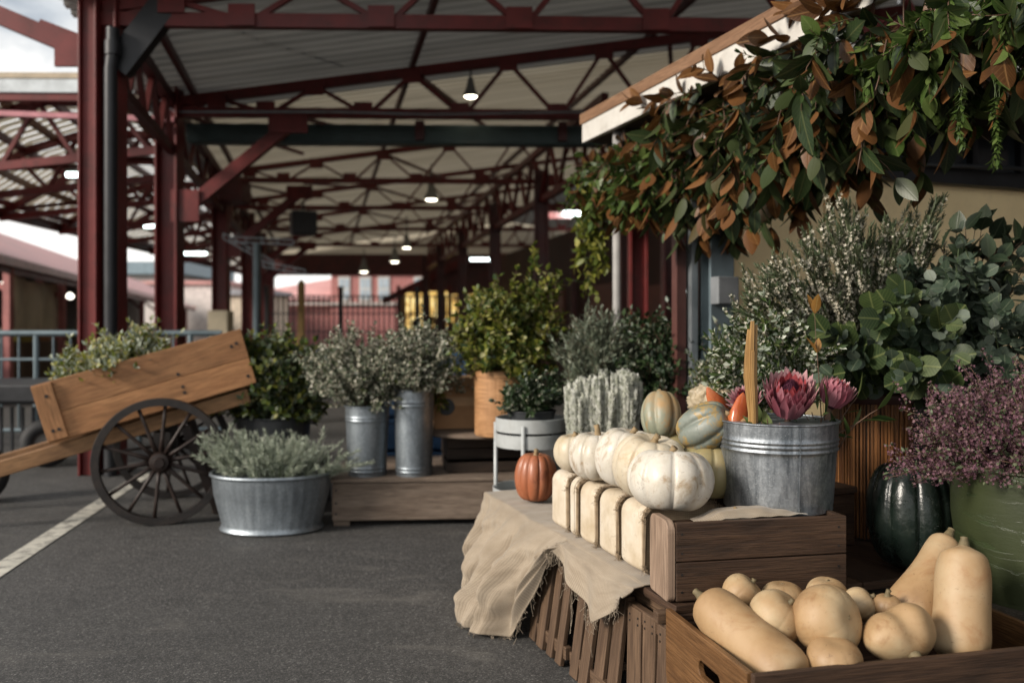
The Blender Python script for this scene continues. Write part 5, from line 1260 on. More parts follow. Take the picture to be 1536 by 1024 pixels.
pumpkin('orange_pumpkin','dusky orange ribbed pumpkin on the hessian beside the metal stand',on(802,3.50,TZ+.008),.086,.205,S_ORANGE,11,.11,(0,R(2),.3),.03,seed=6,dimp=.1,sq=.7)
# gourds stacked behind
pumpkin('grey_gourd','grey green oval gourd tipped beside the galvanised bucket, blotched yellow',on(1022,2.60,.762),.072,.176,S_BLUE,6,.24,(R(20),R(58),R(-14)),.014,seed=7,dimp=.06,cat='gourd',sq=.8,group='oval grey green gourds')
pumpkin('grey_gourd','tan streaked grey green gourd leaning behind the blotched one',on(993,2.74,.742),.066,.165,S_BLUE2,6,.24,(R(-10),R(22),R(60)),.014,seed=8,dimp=.06,cat='gourd',sq=.8,group='oval grey green gourds')
pumpkin('tan_squash','olive tan squash wedged between the largest white pumpkin and the bucket',on(1058,2.56,RZ+.004),.088,.182,S_OLIVE,8,.10,(R(0),R(6),.8),.03,seed=9,cat='squash')
pumpkin('buried_pumpkin','flat white pumpkin lying inside the brown box under a hessian scrap',bw(.21,.078,.15),.048,.064,S_WHITE,10,.08,(0,0,.4),.02,seed=10,dimp=.18)
pumpkin('warty_gourd','small pale warty gourd behind the grey green gourds',on(1050,2.88,.79),.055,.115,S_WARTY,7,.06,(R(10),R(70),R(30)),.03,seed=11,cat='gourd',warts=.5)
pumpkin('warty_gourd','larger pale ribbed warty gourd under the flowering shrub',on(1066,3.0,.775),.085,.13,S_WARTY,9,.12,(R(10),R(8),R(80)),.03,seed=12,cat='gourd',warts=.35)
pumpkin('tan_squash','dull tan squash low behind the grey green gourds',on(1010,2.80,RZ+.005),.10,.20,S_OLIVE,8,.08,(0,0,2),.02,seed=13,cat='squash')
pumpkin('tan_squash','buff squash low under the warty gourds',on(1070,2.95,RZ+.005),.11,.24,S_CREAM,8,.08,(0,0,2.6),.02,seed=14,cat='squash')
b=MB(); b.grid(lambda u,v:bw(.10+.30*u,.025+.10*v,.205+.018*math.sin(PI*u)*math.sin(PI*v)+.006*mnoise.noise(Vector((u*6,v*5,1)))+(.0 if u>.2 else -.02*(1-u/.2))),40,20,uv=lambda u,v:(u*.4,v*.15)); p=bw(.25,.07,.21)
tag(b.build('hessian_scrap',BURL,loc=p,smooth='all'),'scrap of hessian lying in the brown box before the bucket','cloth')

# ---- galvanised bucket
bkc=on(1166,2.515,RZ+.003)
bkt=pot('galvanised_bucket','ribbed galvanised bucket of proteas standing behind the brown box','bucket',bkc,.152,.169,.247,GALV,.006,72,bands=((.80,.004),(.75,.004),(.69,.0045)),soil=False)
b=MB(); b.box(bkc+V3(.012,-.1615,.125),(.004,.004,.236),Matrix.Rotation(R(4),3,'X')); b.build('seam',GALV,bkt,bevel=.001)
b=MB(); b.lathe([(0,.19),(.162,.19)],30,bkc,cap=False); b.build('filling',SOIL,bkt)
ZR=RZ+.25
# stake
p0=on(1130,2.40,ZR-.12); b=MB()
for ox,oy,tp,r_ in((0,0,.285,.0085),(-6,.006,.262,.007),(6,.008,.275,.0065),(2,-.007,.20,.006)):
    b.tube([on(1131+ox*.5,2.42+oy,ZR-.15),on(1130+ox*.7,2.42+oy,ZR+.03),on(1126+ox*1.1,2.42+oy,ZR+.13),on(1127+ox,2.42+oy,ZR+.2),on(1129+ox*.9,2.42+oy,ZR+tp)],[r_*.9,r_,r_*1.15,r_,r_*.7],5)
tag(b.build('bamboo_stake',wood('split_bamboo',(.33,.18,.06),(.52,.33,.13),.5,(.16,.09,.03),.5),loc=p0,smooth=True),'split golden brown stake standing up in the galvanised bucket','stake')
# proteas
PROT=leafmat('protea_bract',[(0,(.27,.05,.08)),(.5,(.36,.10,.14)),(1,(.44,.16,.2))],.55,.25,tipc=(.60,.36,.37),back=[(0,(.30,.075,.11)),(1,(.46,.2,.24))])
PROT2=leafmat('protea_inner_bract',[(0,(.28,.04,.05)),(1,(.42,.09,.10))],.45,.2)
PHAIR=leafmat('protea_cone_hair',[(0,(.06,.012,.03)),(1,(.15,.045,.08))],.6,.1)
def protea(label,c,size,face,openess,sd,rings=6):
    rng=np.random.default_rng(sd); t=thing('protea_flower',label,'flower',c,group='protea flowers in the galvanised bucket')
    z=Vector(face).normalized(); q=z.to_track_quat('Z','Y').to_matrix(); qn=np.array(q); C0=np.array(c)
    ps=[];ds=[];ns=[];sl=[];sw=[];inner=[]
    for k in range(rings):
        f=k/(rings-1); n=int(12+7*(1-f)); tilt=R(8+openess*(1-f)**1.1)      # outer rings open wider
        rb=size*(.30-.10*f); zb=size*(-.28+.28*f); L=size*(.76-.16*f)
        for j in range(n):
            a=2*PI*(j+.5*(k%2))/n+rng.normal(0,.05); rad=np.array([math.cos(a),math.sin(a),0]); tl_=tilt+rng.normal(0,.07)
            d=rad*math.sin(tl_)+np.array([0,0,1])*math.cos(tl_); nn=-rad*math.cos(tl_)+np.array([0,0,1])*math.sin(tl_)
            ps.append(C0+qn@(rad*rb+np.array([0,0,zb]))); ds.append(qn@d); ns.append(qn@nn); sl.append(L*rng.uniform(.9,1.08)); sw.append(size*rng.uniform(.17,.215)); inner.append(f>.8)
    ps,ds,ns,sl,sw,inner=map(np.array,(ps,ds,ns,sl,sw,inner))
    scatter('bracts',T_BRACT,ps[~inner],ds[~inner],ns[~inner],sl[~inner],sw[~inner],PROT,t)
    scatter('inner_bracts',T_BRACT,ps[inner],ds[inner],ns[inner],sl[inner]*.92,sw[inner],PROT2,t)
    n=420; a=rng.uniform(0,2*PI,n); r=np.sqrt(rng.random(n)); loc=np.stack([np.cos(a)*r*.26,np.sin(a)*r*.26,.30-.16*r*r],1)*size
    dl=np.stack([-np.cos(a)*r*.35,-np.sin(a)*r*.35,np.ones(n)],1)+rng.normal(0,.07,(n,3))
    scatter('cone_hairs',T_NEEDLE,C0+loc@qn.T,dl@qn.T,(np.stack([np.cos(a),np.sin(a),np.zeros(n)],1))@qn.T,size*.26,size*.02,PHAIR,t)
    b=MB(); b.lathe([(0,-.42*size),(.12*size,-.4*size),(.3*size,-.2*size),(.30*size,.08*size),(.24*size,.22*size),(0,.32*size)],24,c,rot=q); b.build('receptacle',PHAIR,t,smooth=True)
    b=MB(); b.tube([Vector(c)-z*size*.35,Vector(c)-z*size*.6-V3(0,0,size*.3),Vector(c)-z*size*.5-V3(0,0,size*1.2)],.009,8); b.build('stalk',STEMB,t,smooth='all')
    return t
protea('large open pink protea at the centre of the galvanised bucket',on(1184,2.44,ZR+.062),.13,(-.08,-.52,.78),17,5,7)
protea('smaller closed pink protea at the right of the galvanised bucket',on(1252,2.50,ZR+.068),.09,(.30,-.25,.9),14,6)
protea('dark half hidden protea behind the wooden stake',on(1118,2.62,ZR+.045),.07,(-.4,-.5,.8),40,7,4)
rng=np.random.default_rng(8)
greens('protea_leaves','broad dark leaves and thin sprigs around the proteas at the right bucket rim','plant',on(1240,2.5,ZR-.05),fan(rng,9,on(1238,2.5,ZR-.08),.05,.16,.14,.1,lean=(.04,-.04),zmin=.6)+fan(rng,5,on(1165,2.42,ZR-.05),.05,.07,.08,.04,lean=(0,-.03)),
  [dict(tpl=T_LANCE,L=.085,W=.03,gap=.035,ang=40,per=1,t0=.3,mat=L_GREEN)],STEMB,.003,seed=8)
ORG=skin('glossy_orange_skin',[(.34,.06,.02),(.44,.11,.035),(.48,.17,.06)],(.28,.04,.02),.4,(.2,.04,.02),.2,.25,14,coat=.4)
for i,(px,d,z,ro,L,lab) in enumerate(((1078,2.66,ZR-.012,(R(14),R(-30),0),.085,'glossy orange pepper leaning left behind the bucket rim'),(1106,2.47,ZR-.022,(R(-4),R(14),0),.08,'glossy orange pepper standing upright beside the wooden stake'))):
    t=thing('orange_pepper',lab,'pepper',on(px,d+.03,z+.025),ro,group='orange peppers at the bucket rim')
    b=MB(); b.lathe([(0,-.06),(.022,-.052),(.03,-.03),(.031,.0),(.025,.03),(.014,.06),(.004,L*.95),(0,L)],24,(0,0,0),sy=.8,rf=lambda a,i_,r,z_:1+.16*math.cos(3*a+z_*26)+.08*math.sin(5*a+z_*60)); b.build('body',ORG,t,smooth='all',local=True)
    b=MB(); b.tube([V3(0,0,-.055),V3(.004,0,-.085)],.005,6); b.build('stalk',STEMGN,t,local=True)
pumpkin('buff_squash','small buff squash just behind the bucket rim beside the stake',on(1113,2.5,ZR-.045),.035,.06,S_BUTTER,6,.05,(R(20),R(30),0),.01,seed=15,cat='squash',srad=.005)

# ================================================================== squash crate in the foreground
CY=R(13); QC=Matrix.Rotation(CY,3,'Z'); cc0=Vector((.497,1.795,0))
CT=.382; CB=.15; CWd,CDp=.80,.44
def cwp(x,y,z): return cc0+QC@V3(x,y,z)
# local: x to the right along the front, y away
crt=thing('squash_crate','varnished wooden crate full of butternut squash in the near corner','crate',cwp(.3,.2,CB))
th=.016
b=MB(); b.box(cwp(CWd/2,.0,(CT+CB)/2),(CWd,th,CT-CB),QC); b.build('front_board',CRATEW,crt,bevel=.003)
b=MB(); b.box(cwp(CWd/2,CDp,(CT+CB)/2-.01),(CWd,th,CT-CB-.02),QC); b.build('rear_board',CRATEW,crt,bevel=.003)
# left end board with a hand hole
b=MB(); hw,hh=.055,.016; ym=CDp*.42; zh=CT-.075; H_=CT-CB
outer=[(th/2+.001,0),(CDp-th/2-.001,0),(CDp-th/2-.001,H_),(th/2+.001,H_)]
hole=[]
for k in range(24):
    a=2*PI*k/24; hole.append((ym+ (hw-hh)*(1 if math.cos(a)>0 else -1)+hh*math.cos(a)*1.0, zh-CB+hh*1.15*math.sin(a)))
bm=bmesh.new(); vs=[bm.verts.new((y,z,0)) for y,z in outer]; hs=[bm.verts.new((y,z,0)) for y,z in hole]
es=[bm.edges.new((vs[i],vs[(i+1)%4])) for i in range(4)]+[bm.edges.new((hs[i],hs[(i+1)%24])) for i in range(24)]
bmesh.ops.triangle_fill(bm,edges=es,use_beauty=True)
geom=bmesh.ops.extrude_face_region(bm,geom=bm.faces[:]); bmesh.ops.translate(bm,verts=[v for v in geom['geom'] if isinstance(v,bmesh.types.BMVert)],vec=(0,0,th)); bmesh.ops.recalc_face_normals(bm,faces=bm.faces)
bm.verts.index_update(); pts=[v.co.copy() for v in bm.verts]; fcs=[tuple(v.index for v in f.verts) for f in bm.faces]
b.add([cwp(-th/2+v.z,v.x,CB+v.y) for v in pts],fcs,[[(pts[i].x+pts[i].z,pts[i].y+pts[i].z) for i in f] for f in fcs]); bm.free()
b.build('end_board',RUSTW,crt,bevel=.0025)
b=MB(); b.box(cwp(CWd+.0,CDp/2,(CT+CB)/2),(th,CDp-th-.002,H_),QC); b.build('end_board',RUSTW,crt,bevel=.003)
b=MB(); b.box(cwp(CWd/2,CDp/2,CB+.012),(CWd-2*th,CDp-2*th,.016),QC); b.build('bottom',CRATEW,crt)
b=MB(); b.box(cwp(-.0,CDp+.02,CT-.03),(.05,.03,.03),QC); b.build('corner_block',SLATW,crt,bevel=.003)
# low dark pallet under the squash crate
pc=cwp(.36,.2,0); t=thing('low_pallet','low dark wooden pallet under the squash crate','pallet',pc)
b=MB()
for k in range(4): b.box(cwp(.4,.05+.115*k,CB-.014),(.78,.09,.02),QC)
b.build('deck_board',SLATW,t,bevel=.002)
for x in(.06,.4,.74): b=MB(); b.box(cwp(x,.22,.062),(.07,.42,.124),QC); b.build('bearer',SLATW,t,bevel=.003)
# butternut squash: lathe along a curved axis
def squash(label,p0,p1,prof,skinm=S_BUTTER,bend=0,stemend='neck',seed=0,ribs=0,dep=.03,group='butternut squash in the near crate',stem=.018,name='butternut_squash'):
    """p0 bulb end, p1 neck end; prof = radii at equal steps"""
    p0=Vector(p0);p1=Vector(p1);ax=p1-p0; L=ax.length; c=(p0+p1)/2; q=ax.to_track_quat('Z','Y').to_matrix()
    t=thing(name,label,'squash',c,group=group); rnd=random.Random(seed)
    n=44; seg=48; pr=[]
    m_=len(prof)-1
    def rad(s):
        x=s*m_; i=min(int(x),m_-1); f=x-i
        y0_=prof[max(i-1,0)];y1=prof[i];y2=prof[i+1];y3=prof[min(i+2,m_)]
        return max(0.0005,y1+.5*f*(y2-y0_+f*(2*y0_-5*y1+4*y2-y3+f*(3*(y1-y2)+y3-y0_))))
    b=MB(); side=q@V3(1,0,0)
    def f(u,v):
        s=.5-.5*math.cos(PI*min(1,max(0,v*.998+.001))); r=rad(s); e=min(s,1-s)*L
        ends=max(prof[0],prof[-1])
        a=2*PI*u; rr=r*(1+.018*mnoise.noise(Vector((math.cos(a)*1.3+seed,math.sin(a)*1.3,s*2.5))))
        if ribs: rr*=1-dep*(1-abs(math.sin(a*ribs/2))**.5)*math.sin(PI*s)
        return p0+ax*s+side*(bend*math.sin(PI*s))+q@V3(rr*math.cos(a),rr*math.sin(a),0)
    b.grid(f,seg,n,uv=lambda u,v:(u,v)); o=b.build('body',skinm,t,smooth='all')
    bm=bmesh.new(); bm.from_mesh(o.data); bmesh.ops.remove_doubles(bm,verts=bm.verts,dist=3e-5); bmesh.ops.recalc_face_normals(bm,faces=bm.faces); bm.to_mesh(o.data); bm.free(); o.data.polygons.foreach_set('use_smooth',[True]*len(o.data.polygons))
    if stem:
        b=MB(); e=p1; d=ax.normalized()
        if stemend!='neck': e=p0; d=-d
        b.tube([e-d*.010,e+d*.002,e+d*stem*.6,e+d*stem],[.014,.011,.0085,.009],9); b.build('stem',STEMGN,t,smooth=True)
    return t
def rp_(*a): return a
Z0=CB+.025
bulb=[0,.06,.078,.083,.08,.072,.064,.061,.060,.059,.055,.04,0]
long_=[0,.050,.062,.064,.063,.061,.060,.060,.060,.059,.056,.043,0]
squash('long butternut squash lying aslant across the left of the crate',P(1203,1040,1.86),P(1050,893,2.12),[0,.056,.068,.07,.068,.066,.064,.063,.062,.061,.057,.045,0],bend=.0,seed=1)
squash('tall butternut squash standing upright at the right of the crate',P(1440,1000,2.0),P(1446,814,2.09),[0,.05,.061,.064,.063,.062,.061,.061,.061,.060,.056,.045,0],seed=2,stem=.014)
squash('thin necked butternut squash leaning right towards the dark pumpkin',P(1352,945,2.12),P(1424,800,2.24),[0,.056,.068,.068,.064,.059,.054,.050,.047,.045,.042,.034,0],seed=3,bend=-.006,stem=.014)
def rs_(label,px,pyc,d,r,seed,tip=(0,-.3,1),skinm=S_BUTTER2,sq=.88,stem=.014,ribs=9,dep=.025):
    c=P(px,pyc,d); z=Vector(tip).normalized(); h=r*2*sq
    rot=z.to_track_quat('Z','Y').to_euler()
    base=c-z*h/2
    return pumpkin('round_squash',label,base,r,h,skinm,ribs,dep,tuple(rot),stem,STEMGN,.07,'round squash in the near crate',seed,.9,cat='squash',stem_tilt=.2,bvar=.05,srad=.007)
rs_('glossy round squash next to the long butternut',1165,925,2.03,.066,21,(.5,-.35,.75))
rs_('largest round squash with a star shaped navel in the middle of the crate',1240,930,1.99,.082,22,(.55,-.75,.35),stem=.004)
rs_('pale round squash behind the long butternut near the brown box',1113,890,2.19,.052,23,(.6,-.1,.7))
rs_('flat round squash touching the brown box, second from its left',1174,893,2.2,.052,24,(0,0,1),sq=.7,stem=.004)
rs_('squash peeping over the largest round squash',1240,893,2.15,.052,25,(0,-.1,1),stem=.004)
rs_('small round squash half hidden right of the largest one',1290,906,2.1,.042,26,(.7,-.2,.6))
rs_('smallest round squash with an upright stem by the leaning butternut',1330,910,2.08,.036,27,(0,-.1,1),stem=.02)
rs_('squash sunk low at the front board of the crate',1252,988,1.90,.06,28,(0,-.2,1),sq=.75,stem=.0)
# heart shaped squash: one body of two lobes
def heart():
    c=P(1348,950,1.96); t=thing('heart_squash','heart shaped two lobed squash in front of the upright butternut','squash',c,group='round squash in the near crate')
    m=bpy.data.metaballs.new('tmp'); 
    bm=bmesh.new(); bmesh.ops.create_icosphere(bm,subdivisions=5,radius=1)
    for v in bm.verts:
        p=v.co.copy(); r=.066*(1+.0)
        x=p.x; lob=1-.22*math.exp(-(x/.28)**2)*max(0,p.z*.8+.35*(-p.y)+.2)
        v.co=Vector((p.x*.086*(1.0),p.y*.060*lob,p.z*.064*lob*(1+.18*p.x)))
        nn=mnoise.noise(p*1.4+Vector((3,1,2))); v.co*=1+.04*nn
    q=Matrix.Rotation(R(-12),3,'Y')@Matrix.Rotation(R(15),3,'Z')
    me=bpy.data.meshes.new('body')
    for v in bm.verts: v.co=q@v.co
    bm.to_mesh(me); bm.free(); me.materials.append(S_BUTTER2); me.polygons.foreach_set('use_smooth',[True]*len(me.polygons)); link(bpy.data.objects.new('body',me),t)
    bpy.data.metaballs.remove(m)
    b=MB(); b.tube([V3(.012,-.052,-.030),V3(.014,-.066,-.036),V3(.016,-.074,-.038)],[.015,.011,.009],9); b.build('stem',STEMGN,t,smooth=True,local=True)
heart()
# fill the crate bottom with more squash, seen only through gaps
for k,(x,y) in enumerate(()):
    pumpkin('round_squash','squash buried in the lower layer of the crate',cwp(x,y,Z0),.07,.11,S_BUTTER2,8,.03,(0,0,k),.0,seed=40+k,cat='squash',group='buried squash under the top layer')
# ================================================================== stall kiosk at the right : wall, posts, canopy
kio=thing('flower_kiosk','flower kiosk with cream wall and flat canopy edged in timber and white','kiosk',(1.06,4.2,0))
K0=Vector((1.065,4.2,0))
def K(v,u,z): return K0+W*v+U*u+V3(0,0,z)
for k,(v0,v1) in enumerate(((0,.545),(.552,1.10),(1.107,2.4))):
    b=MB(); b.box(K((v0+v1)/2,.03,.93),(v1-v0,.06,1.86),QU); b.build('wall_panel',CREAM,kio,bevel=.004)
b=MB(); b.box(K(1.3,-.0,1.90),(2.75,.12,.085),QU); b.build('lintel',REDD if False else BLACKM,kio,bevel=.004)
b=MB(); b.box(K(1.3,.05,2.06),(2.6,.03,.22),QU); b.build('window_strip',plain('dark_clerestory_glass',(.02,.025,.03),.12),kio)
for v in (.2,.75,1.2,1.55,1.9): b=MB(); b.box(K(v,.02,2.06),(.035,.05,.22),QU); b.build('mullion',BLACKM,kio)
b=MB(); b.tube([K(.5,-.09,1.93),K(1.2,-.10,1.94),K(2.3,-.12,1.97)],.012,6); b.build('conduit',DKGREY,kio,smooth='all')
b=MB(); b.ibeam(K(-.085,.0,0),K(-.085,0,2.15),.13,.1,up=tuple(U),t=.02); b.build('steel_post',STEELBL,kio,bevel=.003)
b=MB(); b.box(K(-.19,.05,1.05),(.035,.05,2.1),QU); b.build('door_guide',STEELG,kio); b=MB(); b.box(K(-.245,.08,1.05),(.05,.05,2.1),QU); b.build('brown_post',plain('brown_painted_steel',(.07,.025,.02),.5),kio)
b=MB(); b.box(K(-.10,-.09,1.27),(.115,.07,.13),QU); b.build('electric_box',plain('grey_switch_box',(.17,.18,.19),.5),kio,bevel=.006)
# canopy slab : left edge line parallel with the table edge
A0=Vector((.436,5.2,0)); 
def CNP(u,v,z): return A0+U*u+W*v+V3(0,0,z)     # u negative towards the camera
ZC=2.2
b=MB(); b.box(CNP(-.8,1.9,ZC+.02),(3.76,1.6,.03),QU); b.build('soffit',plain('dark_soffit_board',(.05,.036,.025),.8),kio)
b=MB(); b.box(CNP(-1.86,0.0,ZC+.055),(.035,3.72,.11),QU); b.build('white_fascia',WHITE,kio,bevel=.003)
b=MB(); b.box(CNP(-1.86,.02,ZC+.142),(.09,3.76,.062),QU); b.build('timber_edge',wood('canopy_timber',(.20,.105,.055),(.33,.19,.11),.65,(.1,.05,.03),.4),kio,bevel=.003)
b=MB(); b.box(CNP(-.02,1.9,ZC+.07),(3.8,.04,.10),QU); b.build('end_fascia',WHITE,kio)
b=MB(); b.box(CNP(-.8,1.95,ZC+.16),(3.7,1.6,.03),QU); b.build('roof_sheet',ROOF,kio)
for u in(-.4,-1.1,-1.55): b=MB(); b.box(CNP(u,1.0,ZC-.03),(1.9,.05,.07),QU); b.build('joist',DARKW,kio)
b=MB(); b.box(K(2.45,-1.6,1.05),(.06,3.6,2.1),QU); b.build('side_panel',DARKW,kio)
b=MB(); c=CNP(-.35,.17,0); b.ibeam(c,c+V3(0,0,ZC),.1,.11,up=(1,0,0),t=.02); b.build('canopy_post',RED,kio,bevel=.003)
b=MB(); c=CNP(-.33,.05,0); b.tube([c,c+V3(0,0,ZC)],.026,10); b.build('downpipe',plain('weathered_grey_paint',(.26,.25,.24),.6),kio,smooth='all')

# ================================================================== slatted cane pot, dark planter, dark pumpkin, green pot
cp=on(1307,3.0,TZ+.002)
t=thing('cane_pot','tall cane slatted pot with a dark red brown rim behind the bucket','pot',cp)
b=MB(); b.lathe([(0,0),(.125,0),(.125,.47),(0,.47)],48,cp); b.build('body',DARKW,t)
b=MB(); rr=random.Random(3); n=74
for k in range(n):
    a=2*PI*k/n+rr.uniform(-.012,.012); u=V3(math.cos(a),math.sin(a),0); rad=.127+rr.uniform(-.0012,.003)
    m_=Matrix.Rotation(a,3,'Z'); b.box(cp+u*rad+V3(0,0,.232+rr.uniform(-.004,.004)),(.007,.0092*rr.uniform(.7,1.1),.455),m_)
b.build('cane_slats',CANEW,t,bevel=.0015)
b=MB(); b.lathe([(.118,.455),(.137,.455),(.140,.462),(.140,.485),(.135,.49),(.118,.49)],48,cp,cap=False); b.build('rim',plain('dark_red_brown_rim',(.05,.014,.01),.5),t,smooth=True)
dp=on(1440,3.15,TZ+.002)
t=thing('black_planter','square black planter behind the mauve flowers','planter',dp); 
b=MB()
for k in range(3):
    z=.11+.165*k
    for s in(-1,1): b.box(dp+QU@V3(0,s*.17,z),(.40,.02,.158),QU); b.box(dp+QU@V3(s*.19,0,z),(.02,.318,.158),QU)
b.build('body',DKGREY,t,bevel=.004); b=MB(); b.box(dp+V3(0,0,.44),(.34,.30,.02)); b.build('soil',SOIL,t)
pumpkin('dark_pumpkin','big glossy dark green ribbed pumpkin beside the green pot',on(1366,2.55,TZ+.002),.122,.325,S_DARK,9,.13,(R(-3),R(2),.3),.0,seed=31,dimp=.10,sq=.62)
GREENP=plain('flaking_green_paint',(.075,.105,.028),.5,0,.2,5,.6,dirt=(.028,.045,.014),dirt_amt=.6,bscale=18)
def greenpot():
    m,nt,b=newmat('chipped_green_paint'); oc=tco(nt)
    n=noi(nt,vmap(nt,oc,(3,3,14)),2.0,6,.65,.6); c=ramp(nt,noi(nt,oc,5,5),[(.3,(.02,.027,.010)),(.7,(.036,.045,.017))])
    ch=ramp(nt,n,[(.58,0.0),(.62,1.0)]); c=mixc(nt,mth(nt,'MULTIPLY',ch,.75),c,(.03,.045,.016))
    h=noi(nt,vmap(nt,oc,(6,6,30)),2.4,5,.7,.8); c=mixc(nt,mth(nt,'MULTIPLY',ramp(nt,h,[(.66,0.0),(.7,1.0)]),.3),c,(.07,.08,.035))
    setc(nt,b,c); b.inputs['Roughness'].default_value=.45; bump(nt,b,mth(nt,'ADD',mth(nt,'MULTIPLY',ch,-.6),mth(nt,'MULTIPLY',h,.4)),.35,.005); return m
gpc=on(1568,2.32,TZ+.002)
pot('green_pot','large chipped green painted pot full of mauve flowers','pot',gpc,.205,.235,.345,greenpot(),.010,72)
rng=np.random.default_rng(91); fb=gpc+V3(-.02,0,.30)
polys=fan(rng,190,fb,.18,.30,.33,.26,rise=.55,dome=.45,zmin=.45,lean=(-.03,-.02))+fan(rng,90,fb,.2,.16,.36,.26,rise=.75,dome=.6,zmin=.4,lean=(-.05,-.03),droop=.03)
greens('mauve_flowers','dense dusky mauve flower cushion billowing from the green pot','flowers',fb,polys,
  [dict(tpl=T_SM,L=.016,W=.008,gap=.022,ang=55,per=2,t0=.3,mat=L_HEATH,keep=.7)],STEMB,.0016,
  flowers=[dict(tpl=T_FLW,size=.0095,gap=.007,t0=.35,mat=F_PURPLE,keep=.95,off=.009),dict(tpl=T_BLOB,size=.006,gap=.012,t0=.5,mat=F_PURB,keep=.7,off=.006,name='buds')],tw=(5,.07,40,.4),seed=91)

# ================================================================== big bouquets before the cream wall
def stemset(rng,n,base,rb,tips,spread,k=9,rise=.55):
    """stems from base to tips scattered round given tip points"""
    out=[]
    for i in range(n):
        tp=np.array(tips[i%len(tips)])+rng.normal(0,1,3)*np.array(spread); a=rng.uniform(0,2*PI); r=rb*math.sqrt(rng.random())
        b=np.array(base)+np.array([r*math.cos(a),r*math.sin(a),0]); c=b+(tp-b)*np.array([.3,.3,rise]); s=np.linspace(0,1,k)[:,None]
        out.append((1-s)**2*b+2*s*(1-s)*c+s*s*tp)
    return out
rng=np.random.default_rng(101); hb=cp+V3(-.02,.0,.46)
tips=[tuple(P(px,py,d)) for px,py,d in ((1130,450,2.85),(1150,430,2.9),(1172,405,2.9),(1198,378,2.95),(1222,362,3.0),(1246,352,3.0),(1273,318,3.0),(1295,345,3.05),(1320,348,3.05),(1345,360,3.05),(1372,345,3.1),(1400,345,3.1),(1412,312,3.1),(1395,370,3.1),(1150,440,2.8),(1180,420,2.8),(1220,400,2.8),(1140,480,2.8),(1105,470,2.9),(1260,380,2.85),(1300,390,2.85))]
polys=stemset(rng,115,hb,.09,tips,(.022,.05,.02))
greens('white_heath_bunch','tall upright bunch of white flowering heath before the cream wall','flowers',hb,polys,
  [dict(tpl=T_NEEDLE,L=.024,W=.0075,gap=.0055,ang=38,per=2,t0=.25,mat=L_HEATH,jit=.25)],STEMB,.0024,
  flowers=[dict(tpl=T_FLW,size=.013,gap=.006,t0=.28,t1=.86,mat=F_CREAM,keep=.95,off=.007,on='all')],tw=(6,.075,28,.35,4,.4),seed=101)
hp=np.array(hb)
# flower spikes: keep the top bare of flowers on some stems
rng=np.random.default_rng(111); eb=on(1390,3.05,TZ+.44)
def arch(rng,base,tips,n,sp):
    return stemset(rng,n,base,.08,tips,sp,9,.8)
gt=[tuple(P(px,py,d)) for px,py,d in ((1235,500,2.7),(1275,515,2.68),(1300,470,2.7),(1330,440,2.75),(1360,520,2.65),(1360,560,2.65),(1395,560,2.65),(1410,480,2.7),(1290,545,2.7),(1240,560,2.72),(1440,520,2.7),(1345,470,2.7),(1310,560,2.75))]
polys=arch(rng,eb,gt,30,(.03,.05,.025))
greens('round_gum_bunch','large round green gum leaves drooping over the cane pot','foliage',eb,polys,
  [dict(tpl=T_ROUND,L=.072,W=.068,gap=.042,ang=68,per=2,t0=.35,mat=L_EUCG,jit=.4,keep=.5),dict(tpl=T_ROUND,L=.052,W=.047,gap=.036,ang=65,per=2,t0=.3,mat=L_EUC,jit=.4,keep=.75,name='blue_grey_foliage')],STEMG,.0028,seed=111)
bt=[tuple(P(px,py,d)) for px,py,d in ((1360,400,2.95),(1380,420,2.9),(1410,430,2.9),(1440,410,2.9),(1470,430,2.85),(1500,450,2.85),(1530,480,2.8),(1480,520,2.75),(1520,560,2.7),(1460,560,2.75),(1550,430,2.9),(1570,500,2.8),(1500,400,3.0),(1440,470,2.8))]
eb2=on(1450,3.1,TZ+.46)
polys=arch(np.random.default_rng(112),eb2,bt,44,(.04,.06,.03))
greens('blue_gum_bunch','mass of blue grey gum leaves filling the corner above the mauve flowers','foliage',eb2,polys,
  [dict(tpl=T_ROUND,L=.048,W=.034,gap=.026,ang=60,per=2,t0=.25,mat=L_EUC,jit=.3,keep=.9)],STEMG,.0028,tw=(1,.12,45,.5),seed=112)
dt=[tuple(P(px,py,d)) for px,py,d in ((1475,355,3.0),(1500,370,3.0),(1450,370,3.0),(1530,370,3.0),(1475,390,2.95),(1420,365,3.05),(1550,360,3.0))]
polys=arch(np.random.default_rng(113),eb2,dt,22,(.03,.05,.02))
greens('dark_gum_bunch','dark broad leaved gum branches standing highest before the cream wall','foliage',eb2+V3(.01,0,0),polys,
  [dict(tpl=T_OVAL,L=.085,W=.056,gap=.055,ang=62,per=2,t0=.45,mat=leafmat('dark_gum_leaf',[(0,(.02,.036,.02)),(.6,(.04,.062,.032)),(1,(.07,.095,.05))],.4,.2,vein=(.10,.12,.07)),jit=.35,keep=.8)],STEMB,.003,seed=113)
